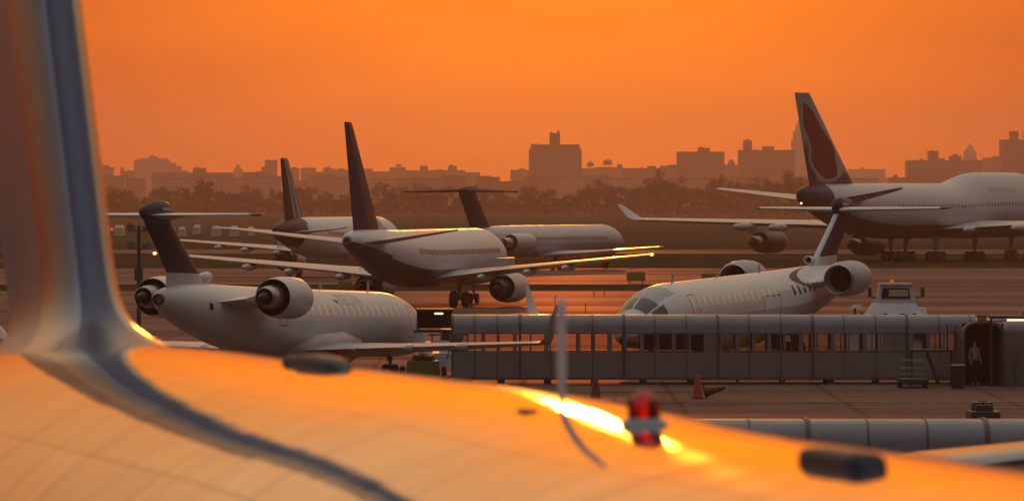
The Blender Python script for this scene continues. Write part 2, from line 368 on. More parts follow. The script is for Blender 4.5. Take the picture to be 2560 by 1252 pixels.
def outline(root, at, x0, x1, a0, a1, w, name, m, side=1):
    mb = MB(); r = at((x0+x1)/2)[1]; da = w / r
    for q in ((x0, x0+w, a0, a1), (x1-w, x1, a0, a1), (x0+w, x1-w, a0, a0+da), (x0+w, x1-w, a1-da, a1)):
        vs, fs = patch(at, q[0], q[1], side*q[2], side*q[3], .005, 4, 6); mb.add(vs, fs)
    return mb.build(name, m, root)
def lettering(root, at, text, x, ang, h, m, side=1, name='lettering', shear=0.):
    cu = bpy.data.curves.new('t', 'FONT'); cu.body = text; cu.size = h / .7; cu.shear = shear
    o = bpy.data.objects.new('t', cu); COL.objects.link(o)
    dg = bpy.context.evaluated_depsgraph_get(); me = bpy.data.meshes.new_from_object(o.evaluated_get(dg))
    bm = bmesh.new(); bm.from_mesh(me)
    bmesh.ops.subdivide_edges(bm, edges=[e for e in bm.edges if e.calc_length() > .12], cuts=2, use_grid_fill=False)
    bmesh.ops.triangulate(bm, faces=bm.faces)
    r = at(x)[1]
    for v in bm.verts:
        u = v.co.x; a = ang - v.co.y / r
        v.co = Vector(fuspt(at, x + side * u, side * a, .008))
    bm.to_mesh(me); bm.free(); me.materials.append(m)
    bpy.data.objects.remove(o); bpy.data.curves.remove(cu)
    q = bpy.data.objects.new(name, me); COL.objects.link(q); q.parent = root
    return q
def place(name, px, D, theta, pitch, xmg, label, cat='airliner', toward=False, group=None):
    yaw = R(-90 - theta) if toward else R(90 - theta)
    return thing(name, (wx(px, D), D, xmg * math.sin(R(pitch))), label, cat, group, (0, R(pitch), yaw))

# ---- T-tailed regional jets --------------------------------------
RJ = [(0, 3.36, .22), (.25, 3.34, .36), (1, 3.28, .56), (2.2, 3.18, .78), (4, 3.02, .98), (6, 2.84, 1.15), (8, 2.71, 1.26), (10, 2.63, 1.33), (12, 2.6, 1.345), (24.5, 2.6, 1.345),
      (26, 2.57, 1.31), (27.4, 2.46, 1.19), (28.6, 2.30, .98), (29.5, 2.12, .71), (30.1, 1.98, .42), (30.35, 1.93, .18), (30.4, 1.92, .03)]
def regional_jet(root, fin_main, fin_le, bodyfn, cowl, zng, stabz=6.46, wx_=0.):
    fus, at = fuselage(root, RJ, [WHITE, NAVYB, GREYP, NAVY], bodyfn)
    # fin with a painted leading edge
    surf(root, 'tail_fin', [(5.4, 0, 3.6, 4.7, .11), (4.5, 0, 4.1, 3.75, .12), (3.9, 0, 4.5, 3.25, .12), (1.5, 0, 5.95, 2.75, .12), (1.0, 0, 6.3, 2.7, .13)], [fin_main, fin_le, WHITE2], 'y', 12, n=22,
         fn=lambda c, s: 1 if c < .10 else (2 if s < .42 else 0))
    bl = MB(); bl.lathe([(-1.75, .02), (-1.65, .12), (-1.3, .25), (-.7, .38), (0, .47), (.6, .5), (1.05, .44), (1.35, .3), (1.5, .13), (1.53, .02)], (-.35, 0, 6.56), n=24, sy=.52)
    blo = bl.build('tail_bullet', fin_main, root, 60)
    cv = MB(); cv.box((.15, 0, 6.72), (.9, .56, .12)); cv.build('bullet_fairing', GREYP, blo)
    for s in (-1, 1):
        st = surf(root, 'tailplane', [(1.0, 0, stabz, 2.3, .11), (-1.15, s*4.35, stabz + .02, 1.15, .10)], [WHITE, BARE], sub=2, fn=lambda c, q: 1 if c < .06 else 0)
        surf(st, 'tip_cap', [(-1.15, s*4.355, stabz + .02, 1.15, .11), (-1.3, s*4.55, stabz + .02, 1.0, .10), (-1.6, s*4.66, stabz + .02, .6, .08)], REDP)
        # pylon then engine
        py = MB(); rings = []
        for y, le, ch, t, z in ((.75, 8.6, 4.6, .075, 3.28), (1.85, 8.2, 4.0, .085, 3.42)):
            rings.append([(le - ch*f, s*y, z + h*ch*t*1.4) for f, h in foil(8)])
        py.loft(rings); py.build('engine_pylon', WHITE, root, 50)
        engine(root, 5.7, s*2.46, 3.5, .81, 2.75, cowl)
        w = surf(root, 'wing', [(19.6+wx_, 0, 1.45, 6.2, .12), (18.9+wx_, s*1.2, 1.5, 5.6, .12), (16.4+wx_, s*4.4, 1.62, 3.5, .11), (13.3+wx_, s*11.2, 1.86, 1.5, .10)], WINGP, sub=2)
        wl = surf(w, 'winglet', [(13.3+wx_, s*11.2, 1.86, 1.5, .1), (12.9+wx_, s*11.42, 2.04, 1.15, .10), (12.2+wx_, s*11.75, 2.7, .75, .10), (11.8+wx_, s*11.98, 3.32, .42, .10)], GREYP, 'y')
        for fx, fy in ((13.6, 3.2), (12.7, 5.6), (12.0, 8.0)):
            fb = MB(); fb.lathe([(-.9, .02), (-.5, .12), (.2, .17), (1.1, .1), (1.5, .02)], (fx + wx_, s*fy, 1.48 + fy*.026), n=12); fb.build('flap_fairing', WINGP, w, 60)
        gear(root, 13.6, s*2.05, 1.5, .47, .3, .5)
    gear(root, 26.9, 0, 1.5 + zng, .3, .2, .4, zg=zng)
    ex = MB(); ex.lathe([(.06, .21), (-.16, .2), (-.18, .17), (.1, .15), (.1, .01)], (0, 0, 3.36), n=20); ex.build('tail_exhaust', DARKM, root)
    sc = MB(); sc.lathe([(-1.0, .02), (-.6, .12), (0, .19), (.25, .2), (.28, .17), (.05, .13)], (4.9, 0, 4.26), n=18); sc.build('air_scoop', WHITE, root, 50)
    for x in (12.4, 18.3, 24.2):
        an = MB(); an.loft([[(x - c*.34*q - sh, (h*.05*q), z) for c, h in foil(5)] for z, q, sh in ((3.92, 1, 0), (4.32, .6, .14))]); an.build('blade_antenna', GREYP, root)
    fair = MB(); fair.lathe([(-5.2, .05), (-4.2, .55), (-2, .95), (1, 1.05), (3.6, .85), (5, .3), (5.4, .05)], (16.2, 0, 1.72), n=28, sy=1.45); fair.build('belly_fairing', WHITE2, root, 60)
    return at

pl = place('regional_jet', 395, 224, 17.6, 1.54, 13.6, 'T-tailed white regional jet seen from behind, navy fin and bullet', 'regional jet')
at = regional_jet(pl, NAVY, NAVY, lambda x, a: 0, WHITE, .36)
cabin_windows(pl, at, [12.9 + .80 * k for k in range(15)], .52, .46, .25, 1, CABING)
lettering(pl, at, 'DELTA', 17.5, R(57), .62, LETTER, 1, 'airline_lettering')
em = MB(); vs, fs = patch(at, 16.75, 17.25, R(47), R(57), .006, 1, 1); em.add([vs[0], vs[2], vs[3]], [[0, 1, 2]]); em.build('airline_emblem', REDP, pl)
outline(pl, at, 9.6, 10.5, R(72), R(98), .03, 'service_hatch', DARKM)
outline(pl, at, 25.6, 26.45, R(52), R(112), .03, 'service_door', DARKM)
ho = MB(); vs, fs = patch(at, 3.05, 3.35, R(80), R(96), .008, 2, 3); ho.add(vs, fs); ho.build('vent_opening', BLACK, pl)

pr = place('regional_jet', 2106, 289, 20.6, 1.4, 13.6, 'white regional jet facing the camera behind the long walkway, cockpit windows at its nose', 'regional jet', toward=True)
pr.scale = (1.04, 1.05, 1.025)
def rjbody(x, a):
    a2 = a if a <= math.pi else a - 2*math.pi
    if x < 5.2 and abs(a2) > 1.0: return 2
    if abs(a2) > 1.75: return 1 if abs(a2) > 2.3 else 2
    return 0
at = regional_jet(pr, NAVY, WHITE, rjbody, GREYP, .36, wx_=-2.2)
cabin_windows(pr, at, [12.2 + .80 * k for k in range(17)], .50, .42, .24, -1, CABING)
cabin_windows(pr, at, [7.9 + .80 * k for k in range(5)], .50, .42, .26, -1, DARKG)
# livery swoosh over the rear crown
mb = MB(); pts = []
for k in range(17):
    t = k / 16; ang = R(-8 - 62 * t); xc = 6.2 + 2.6 * math.sin(t * math.pi) + 2.2 * t; w = .18 + .42 * math.sin(math.pi * min(1, t * 1.05))
    pts += [fuspt(at, xc - w, ang, .006), fuspt(at, xc, ang, .006), fuspt(at, xc + w, ang, .006)]
mb.add(pts, [[3*i+j, 3*i+j+1, 3*i+j+4, 3*i+j+3] for i in range(16) for j in range(2)]); mb.build('livery_swoosh', MAROON, pr)
# windscreen: separate panes round the nose
nosec = MB()
vs, fs = patch(at, 26.2, 28.1, R(-40), R(40), .004, 5, 10); nosec.add(vs, fs); nosec.build('nose_top_shade', GREYP, pr)  # shading ahead of the crown painted as a grey patch
for a0, a1, x0, x1 in ((-84, -50, 27.75, 28.8), (-46, -3, 28.1, 29.15), (3, 46, 28.1, 29.15), (50, 84, 27.75, 28.8)):
    vs, fs = patch(at, x0, x1, R(a0), R(a1), .012, 3, 6); MB().add(vs, fs).build('windscreen_pane', DARKG, pr)
outline(pr, at, 13.2, 15.6, R(72), R(118), .05, 'cargo_door', DARKM, -1)
outline(pr, at, 24.3, 25.2, R(50), R(115), .03, 'passenger_door', DARKM, -1)

# ---- twin-jet airliner, engines under the wings -------------------
TWINCORE = DARKM
def twin(root, st, fin, fincol, stab, wing, eng, gears, belly, letters=None, nwin=(), bodymats=None, bodyfn=None, finfn=None, wtip=True, dorsal=None):
    fus, at = fuselage(root, st, bodymats or [WHITE, NAVYB, GREYP, MAROON], bodyfn)
    f = surf(root, 'tail_fin', fin, fincol, 'y', 14, fn=finfn, n=22)
    if dorsal: surf(f, 'dorsal_fillet', dorsal, WHITE, 'y')
    for s in (-1, 1):
        surf(root, 'tailplane', [(a, s*b, c, d, e) for a, b, c, d, e in stab], [WINGP, BARE], sub=2, fn=lambda c, q: 1 if c < .08 else 0)
        w = surf(root, 'wing', [(a, s*b, c, d, e) for a, b, c, d, e in wing], [WINGP, BARE], sub=3, fn=lambda c, q: 1 if c < .07 else 0)
        if wtip:
            a, b, c, d, e = wing[-1]; lm = MB(); lm.lathe([(-.16, .01), (-.1, .10), (.1, .11), (.2, .01)], (a - d, s*b, c), n=10); lm.build('wingtip_light', LAMPO, w)
        for i, fr in enumerate((.2, .42, .6)):
            i0 = wing[1]; i1 = wing[-1]; x = i0[0] - i0[3] + (i1[0]-i1[3]-i0[0]+i0[3])*fr; y = i0[1] + (i1[1]-i0[1])*fr; z = i0[2] + (i1[2]-i0[2])*fr
            fb = MB(); fb.lathe([(-1.3, .02), (-.8, .18), (.4, .28), (1.8, .2), (2.6, .03)], (x, s*y, z - .28), n=12); fb.build('flap_fairing', WINGP, w, 60)
        for (ex, ey, ez, er, el) in eng:
            e = engine(root, ex, s*ey, ez, er, el, WHITE2, TWINCORE)
            pm = MB(); pm.loft([[(ex + el*.8 - c*el*1.25, s*ey + h*.5, z) for c, h in foil(6)] for z in (ez + er*.8, ez + er*1.5 + .5)]); pm.build('engine_pylon', WINGP, e)
    for g in gears: gear(root, *g)
    return at
p7 = place('airliner', 868, 395, 14.0, 0, 18.5, 'white twin-jet airliner seen from behind, tall dark fin and glowing wing edge')
S7 = [(0, 4.72, .28), (.3, 4.72, .45), (1.5, 4.62, .72), (3.5, 4.42, 1.0), (6, 4.1, 1.32), (9, 3.74, 1.64), (12, 3.5, 1.84), (15, 3.37, 1.97), (18, 3.35, 2.0), (33.8, 3.35, 2.0), (35.8, 3.26, 1.86), (37.4, 3.06, 1.5), (38.5, 2.86, 1.0), (39, 2.75, .55), (39.2, 2.7, .06)]
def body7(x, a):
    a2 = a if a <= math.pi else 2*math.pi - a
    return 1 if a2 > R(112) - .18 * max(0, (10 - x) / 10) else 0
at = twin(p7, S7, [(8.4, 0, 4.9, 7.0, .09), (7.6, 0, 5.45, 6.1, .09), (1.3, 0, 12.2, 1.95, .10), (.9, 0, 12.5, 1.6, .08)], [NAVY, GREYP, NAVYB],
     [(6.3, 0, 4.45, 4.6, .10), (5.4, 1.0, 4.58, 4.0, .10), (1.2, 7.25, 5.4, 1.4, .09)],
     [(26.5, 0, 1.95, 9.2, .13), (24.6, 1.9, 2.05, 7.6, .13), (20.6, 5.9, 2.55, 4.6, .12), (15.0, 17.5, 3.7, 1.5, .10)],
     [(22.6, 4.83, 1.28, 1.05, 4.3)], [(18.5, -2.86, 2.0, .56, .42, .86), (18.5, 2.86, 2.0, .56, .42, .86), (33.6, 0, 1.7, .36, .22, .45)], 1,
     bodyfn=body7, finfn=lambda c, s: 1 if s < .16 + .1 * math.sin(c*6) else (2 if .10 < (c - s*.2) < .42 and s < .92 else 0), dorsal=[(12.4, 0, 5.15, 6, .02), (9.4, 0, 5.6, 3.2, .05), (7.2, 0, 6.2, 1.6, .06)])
cabin_windows(p7, at, [12.0 + .52 * k for k in range(42)], .42, .36, .24, 1, DARKM)
ap = MB(); ap.lathe([(.1, .24), (-.22, .2), (-.24, .16), (.1, .12), (.1, .01)], (0, 0, 4.72), n=18); ap.build('tail_exhaust', DARKM, p7)
p3 = place('airliner', 690, 556, 16.3, 0, 17, 'white twin-jet with striped brown fin parked behind the dark-finned central airliner')
S3 = [(0, 4.45, .3), (.3, 4.44, .5), (1.5, 4.4, .85), (3.5, 4.3, 1.22), (6, 4.12, 1.55), (9, 3.86, 1.84), (12, 3.7, 2.0), (14, 3.66, 2.04), (30, 3.66, 2.04), (32, 3.58, 1.9), (33.5, 3.42, 1.56), (34.6, 3.2, 1.05), (35.1, 3.08, .5), (35.3, 3.04, .06)]
def body3(x, a):
    return 3 if x < 5.2 + .8*math.cos(a) else 0
at = twin(p3, S3, [(8.2, 0, 5.0, 5.8, .10), (7.7, 0, 5.6, 5.2, .10), (3.6, 0, 10.9, 2.3, .10), (3.2, 0, 11.2, 1.9, .08)], [MAROON, GREYP, REDP],
     [(6.0, 0, 4.2, 3.8, .10), (5.5, .9, 4.28, 3.4, .10), (2.4, 6.2, 4.75, 1.5, .09)],
     [(22.8, 0, 2.2, 7.4, .13), (21.4, 2.0, 2.3, 6.4, .13), (18.6, 6.2, 2.75, 4.0, .12), (14.3, 15.9, 3.6, 1.6, .10)],
     [(19.0, 5.6, 1.5, 1.08, 4.2)], [(16.8, -3.8, 2.2, .58, .44, .9), (16.8, 3.8, 2.2, .58, .44, .9), (29.5, 0, 2., .38, .24, .5)], 0,
     bodyfn=body3, finfn=lambda c, s: (1 if .18 < c < .34 or .46 < c < .58 else 0), wtip=False)
cabin_windows(p3, at, [10 + .53 * k for k in range(36)], .45, .36, .24, 1, DARKM)

# ---- T-tailed airliner with rear engines ---------------------------
pm = place('airliner', 1172, 612, 21.4, 0, 18, 'white T-tailed airliner with rear engines and dark tailplane, between the central twin-jet and the skyline')
SM = [(0, 3.7, .15), (.5, 3.66, .4), (2, 3.5, .8), (4.5, 3.28, 1.2), (7.5, 3.08, 1.52), (10, 2.98, 1.65), (12, 2.96, 1.68), (38.5, 2.96, 1.68), (40.5, 2.88, 1.54), (42, 2.72, 1.22), (43.1, 2.52, .8), (43.7, 2.38, .4), (43.9, 2.34, .05)]
fus, at = fuselage(pm, SM, [WHITE2, NAVYB, GREYP, NAVY], lambda x, a: 2 if R(100) < (a if a <= math.pi else 2*math.pi - a) else 0)
fm = surf(pm, 'tail_fin', [(6.6, 0, 3.9, 6.3, .10), (5.7, 0, 4.6, 5.4, .10), (1.6, 0, 8.1, 4.5, .10)], [NAVY, GREYP], 'y', 12, n=18, fn=lambda c, s: 1 if s < .22 + .1*math.sin(6*c) else 0)
bl = MB(); bl.lathe([(-2.6, .02), (-1.8, .22), (0, .42), (1.8, .45), (2.6, .3), (3, .05)], (-.6, 0, 8.3), n=18, sy=.7); bl.build('tail_bullet', NAVY, fm, 60)
for s in (-1, 1):
    surf(pm, 'tailplane', [(2.2, 0, 8.3, 4.0, .11), (-1.7, s*6.1, 8.12, 1.5, .10)], UNDERSHADE, sub=2)
    engine(pm, 4.6, s*2.75, 2.95, .92, 5.6, WHITE2)
    py = MB(); py.loft([[(10 - 5*f, s*y, 2.95 + h*.8) for f, h in foil(6)] for y in (1.3, 2.2)]); py.build('engine_pylon', GREYP, pm)
    w = surf(pm, 'wing', [(25.5, 0, 1.5, 8.6, .12), (24.2, s*1.7, 1.55, 7.4, .12), (19.6, s*7, 1.85, 4.4, .11), (13.4, s*16.4, 2.5, 1.5, .10)], [WINGP, BARE], sub=3, fn=lambda c, q: 1 if c < .07 else 0)
    gear(pm, 18.2, s*2.55, 1.5, .53, .4, .75)
    sk = MB(); sk.lathe([(-.3, .01), (-.1, .1), (.2, .1), (.4, .01)], (12.2, s*16.4, 2.5), n=10); sk.build('wingtip_light', WINGP, w)
gear(pm, 39.8, 0, 1.7, .34, .22, .45)
cabin_windows(pm, at, [14 + .62 * k for k in range(36)], .3, .34, .24, 1, DARKM)

# ---- double-deck four-engined jumbo --------------------------------
pj = place('jumbo_jet', 2003, 679, 28, 0, 33, 'huge four-engined jumbo jet with upper-deck hump and red swirl on its tall tail fin', 'jumbo jet')
SJ = [(0, 7.72, .55), (.3, 7.72, .8), (1.5, 7.66, 1.25), (4, 7.35, 1.72), (8, 6.82, 2.32), (13, 6.32, 2.85), (18, 6.06, 3.15), (23, 5.98, 3.25), (38.5, 5.98, 3.25, 0), (41, 5.98, 3.25, .22), (44, 5.98, 3.25, .85), (47, 5.98, 3.25, 1.25), (50, 5.98, 3.25, 1.36), (61, 5.98, 3.25, 1.36),
      (64, 5.92, 3.05, 1.1), (66.3, 5.7, 2.5, .55), (68, 5.4, 1.7, .1), (69, 5.15, .9, 0), (69.4, 5.0, .1, 0)]
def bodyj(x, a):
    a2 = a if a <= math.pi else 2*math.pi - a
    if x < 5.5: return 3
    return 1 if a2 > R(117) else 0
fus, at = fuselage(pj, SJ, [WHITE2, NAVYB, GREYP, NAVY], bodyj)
def finpaint():
    m, nt, b = newmat('painted jumbo fin'); N = nt.nodes.new; L = nt.links.new
    tc = N('ShaderNodeTexCoord'); sp = N('ShaderNodeSeparateXYZ'); L(tc.outputs['Object'], sp.inputs[0])
    def M(op, a, b_=0., c_=None):
        n = N('ShaderNodeMath'); n.operation = op
        for i, q in enumerate((a, b_, c_)):
            if q is None: continue
            if isinstance(q, (int, float)): n.inputs[i].default_value = q
            else: L(q, n.inputs[i])
        return n.outputs[0]
    sv = M('DIVIDE', M('SUBTRACT', sp.outputs['Z'], 8.6), 10.8)
    le = M('MULTIPLY_ADD', sv, -12.3, 14.4); ch = M('MULTIPLY_ADD', sv, -8.2, 12.1); c = M('DIVIDE', M('SUBTRACT', le, sp.outputs['X']), ch)
    c = M('ADD', c, M('MULTIPLY', M('SINE', M('MULTIPLY', sv, 17)), .035))   # the flag pattern ripples
    def curve_(pts):
        f = N('ShaderNodeFloatCurve'); cv = f.mapping.curves[0]
        while len(cv.points) < len(pts): cv.points.new(.5, .5)
        for p, (x, y) in zip(cv.points, pts): p.location = (x, y)
        f.mapping.update(); L(sv, f.inputs['Value']); return f.outputs[0]
    lo = curve_(((0, .95), (.09, .66), (.12, .45), (.2, .30), (.3, .21), (.42, .16), (.55, .18), (.7, .27), (.83, .40), (.9, .66), (1, .99)))
    hi = curve_(((0, .5), (.09, .68), (.13, .76), (.25, .82), (.5, .82), (.8, .82), (.9, .70), (1, .3)))
    def step(x, w=.02):
        r = N('ShaderNodeMapRange'); r.inputs[1].default_value = -w; r.inputs[2].default_value = w; L(x, r.inputs[0]); return r.outputs[0]
    red = M('MULTIPLY', step(M('SUBTRACT', c, lo)), step(M('SUBTRACT', hi, c)))
    rim = M('MULTIPLY', step(M('SUBTRACT', M('ADD', c, .08), lo), .05), step(M('SUBTRACT', M('ADD', hi, .05), c), .04))
    foot = step(M('SUBTRACT', M('MULTIPLY_ADD', M('SINE', M('MULTIPLY', c, 8)), .03, M('MULTIPLY_ADD', c, -.10, .15)), sv))
    dark = M('MULTIPLY', step(M('SUBTRACT', c, .86)), step(M('SUBTRACT', .45, sv), .06))
    def mix(f, a_, b_):
        x = N('ShaderNodeMix'); x.data_type = 'RGBA'; L(f, x.inputs[0])
        for i, q in ((6, a_), (7, b_)):
            if isinstance(q, tuple): x.inputs[i].default_value = (*q, 1)
            else: L(q, x.inputs[i])
        return x.outputs[2]
    k = mix(dark, (.30, .28, .28), (.06, .045, .05)); k = mix(foot, k, (.14, .02, .018)); k = mix(rim, k, (.40, .37, .36)); k = mix(red, k, (.20, .012, .01))
    L(k, b.inputs['Base Color']); b.inputs['Roughness'].default_value = .5; b.inputs['Specular IOR Level'].default_value = .25
    return m
fj = surf(pj, 'tail_fin', [(14.4, 0, 8.6, 12.1, .09), (2.1, 0, 19.4, 3.9, .09)], finpaint(), 'y', 6, n=16)
for s in (-1, 1):
    surf(pj, 'tailplane', [(13.2, 0, 7.1, 9.0, .10), (11.6, 1.9, 7.25, 7.6, .10), (3.2, s*11.2 if 0 else 11.2, 8.55, 2.6, .09)] if s > 0 else [(13.2, 0, 7.1, 9.0, .10), (11.6, -1.9, 7.25, 7.6, .10), (3.2, -11.2, 8.55, 2.6, .09)], [WINGP, BARE], sub=2, fn=lambda c, q: 1 if c < .06 else 0)
    w = surf(pj, 'wing', [(51, 0, 3.7, 17, .13), (48, s*3.3, 3.85, 14.6, .13), (39.5, s*12, 4.3, 9.0, .12), (23.2, s*31, 4.95, 4.0, .10)], [WINGP, BARE], sub=3, fn=lambda c, q: 1 if c < .06 else 0)
    surf(w, 'winglet', [(23.2, s*31, 4.95, 4.0, .09), (22.0, s*31.6, 5.25, 3.2, .08), (19.6, s*32.7, 6.7, 1.3, .08)], WHITE2, 'y')
    for ex, ey, ez in ((33.2, 21.2, 2.25), (41.0, 11.8, 1.95)):
        e = engine(pj, ex, s*ey, ez, 1.38, 5.6, NAVYB)
        pm_ = MB(); pm_.loft([[(ex + 4.6 - c*7.5, s*ey + h*.6, z) for c, h in foil(6)] for z in (ez + 1.1, ez + 2.4)]); pm_.build('engine_pylon', WINGP, e)
    for fy in (7, 15.5, 19):
        x = 34 - (fy - 3.3) * .66; fb = MB(); fb.lathe([(-2.2, .03), (-1.3, .35), (.8, .5), (3, .3), (4, .04)], (x, s*fy, 3.55 + fy*.03), n=12); fb.build('flap_fairing', WINGP, w, 60)
    gear(pj, 36.5, s*5.4, 3.4, .62, .48, 1.15, (-.74, .74))
    gear(pj, 33, s*1.95, 3.0, .62, .48, 1.15, (-.74, .74))
gear(pj, 60, 0, 3.2, .62, .45, .95)
cabin_windows(pj, at, [20 + .9 * k for k in range(44)], .55, .34, .3, 1, DARKM)
ns = MB(); ns.add(*patch(at, 47.5, 55.5, R(52), R(62), .01, 8, 3)); ns.build('livery_stripe', GREYP, pj)
jl = MB(); jl.lathe([(-.14, .01), (-.1, .1), (.08, .11), (.14, .06)], (0, 0, 6.9), n=10); jl.build('tail_light', LAMPO, pj)

# ---- the polished metal airliner close to the camera ----------------
AX = Vector((.227, -.974, 0)); yawf = math.atan2(AX.y, AX.x); FIN0 = Vector((-3.03, 45.5, 0)); XF = 9.0
pf = thing('airliner', FIN0 - AX * XF, 'polished metal airliner filling the foreground, its fin cropped by the edge', 'airliner', None, (0, 0, yawf))
SF = [(0, 5.25, .3), (.6, 5.22, .5), (2, 5.14, .8), (4, 4.98, 1.15), (6, 4.83, 1.46), (8, 4.68, 1.70), (10, 4.58, 1.83), (12, 4.53, 1.9), (15, 4.5, 1.935), (22, 4.5, 1.945), (26, 4.49, 1.90), (29, 4.49, 1.90), (38, 4.49, 1.9), (42, 4.44, 1.8), (45, 4.2, 1.3), (46.6, 3.9, .6), (47, 3.8, .05)]
NR = 128; WIDE = 1.28
fusf, atf = fuselage(pf, SF, ALU)
NR = 48; WIDE = 1.
# fin with a flared root fillet
rings = []; fo = foil(26)
def finring(h):
    e = math.exp(-h / .12); e2 = math.exp(-h / .13)
    le = XF + .35 - .085*h*1.0 - .22*h*0 + 1.5 * e
    le = XF - .74*h + .95 * e - .5
    te = XF - 4.9 - .85*h - .2*e
    ch = le - te; out = []
    for f, t in fo:
        half = t * ch * .14
        sg = 1 if t > 0 else (-1 if t < 0 else 0)
        # the fillet flares outwards near the crown
        y = half + sg * (.30 * e2) * min(1, (abs(t) / .22))
        x = le - ch * f
        zc, r, _ = atf(min(max(x, 0), 47)); crown = zc + math.sqrt(max(.01, r*r - min(abs(y)/1.28, r*.9)**2))
        out.append((x, y, crown - .03 + h))
    return out
hs = [-.05, 0, .03, .06, .1, .15, .21, .29, .4, .55, .75, 1.05, 1.5, 2.1, 2.9, 3.9, 5.2, 6.6, 7.0]
mb = MB(); m = len(fo)
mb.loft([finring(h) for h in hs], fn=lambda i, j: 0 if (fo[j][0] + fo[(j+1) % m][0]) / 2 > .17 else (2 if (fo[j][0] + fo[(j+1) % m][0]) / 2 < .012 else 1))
ff = mb.build('tail_fin', [FINGREY, ALUFIN, EDGEREFL], pf, 70)
# wing on the far side, its twin on the near side below the frame
for s in (-1, 1):
    surf(pf, 'wing', [(31, 0, 3.2, 9.2, .13), (29.4, s*1.9, 3.3, 8.0, .13), (24.5, s*6.5, 3.75, 5.2, .12), (15.6, s*18.6, 5.0, 1.8, .10)], [ALUFIN], sub=3)
    surf(pf, 'tailplane', [(6.6, 0, 4.44, 5.0, .1), (5.8, s*1.0, 4.5, 4.6, .1), (1.0, s*10.5, 5.16, 1.9, .09)], [ALUFIN], sub=2)
    e = engine(pf, 25.4, s*6.3, 2.0, 1.15, 4.6, GREYP)
    py = MB(); py.loft([[(30 - c*6, s*6.3 + h*.5, z) for c, h in foil(6)] for z in (2.9, 3.8)]); py.build('engine_pylon', GREYP, e)
    gear(pf, 21.5, s*3.6, 3.2, .56, .42, .9)
gear(pf, 40, 0, 3.0, .4, .25, .5)
def onf(t, side=0.): # local point on the crown, t metres ahead of the fin's foot
    x = XF + t; zc, r, _ = atf(x); return Vector((x, side, zc + math.sqrt(r*r - side*side)))
c = onf(14.5)
bl = MB(); bl.loft([[(c.x + .08 - q*.16*f - sh, h*q*.16*.26, c.z + z) for f, h in foil(8)] for z, q, sh in ((-.03, .62, .05), (.03, .66, .05), (.10, .85, .03), (.2, .98, .03), (.46, 1.0, .035), (.51, .92, .04), (.54, .7, .055), (.55, .35, .075))])
bl.build('blade_antenna', mat('pale antenna paint', (.74, .60, .60), .5), pf, 50)
c = onf(16.2)
bs = MB(); bs.lathe([(-.03, .125), (.015, .12), (.03, .10), (.04, .085)], (c.x, 0, c.z), 'z', 28, caps=(False, True)); bb = bs.build('beacon_light', GREYP, pf, 50); bb.location = (.42, -.10, -.012)
dm = MB(); dm.lathe([(.04, .078), (.08, .078), (.12, .072), (.15, .056), (.17, .03), (.176, .004)], (c.x, 0, c.z), 'z', 24); dm.build('lens_dome', REDG, bb, 70)
for q in range(4):
    a = q * math.pi / 2 + .3; cg = MB(); cg.box((c.x + .079*math.cos(a), .079*math.sin(a), c.z + .085), (.012, .03, .09), rz=a); cg.build('lens_guard', DARKM, bb)
for nm, t0, L_, W_, H_, mm in (('satcom_fairing', 7.9, 1.9, .20, .075, ANTD), ('low_antenna', 20.75, .95, .17, .085, ANTD), ('low_antenna', 15.0, .17, .10, .03, ANTD)):
    c = onf(t0); fm_ = MB(); rr = []
    for k in range(15):
        u = -1 + 2*k/14; q = (1 - abs(u)**(3.2 if nm == 'satcom_fairing' else 12)) ** .5 if abs(u) < 1 else .03
        if nm == 'satcom_fairing': q *= 1 - .42 * math.exp(-((u + .45) / .10) ** 2)
        zc_ = onf(t0 + u*L_/2).z
        rr.append([(c.x + u*L_/2, W_/2*q*math.copysign(abs(math.cos(a))**.45, math.cos(a)), zc_ - .02 + (H_ + .02)*q*max(0, math.sin(a))**.45) for a in (math.pi*j/12 for j in range(13))])
    fm_.loft(rr, closed=True); fo_ = fm_.build(nm, mm, pf, 60); fo_.location = (0, -.30, -.03) if L_ < 1.5 else (0, 0, 0)

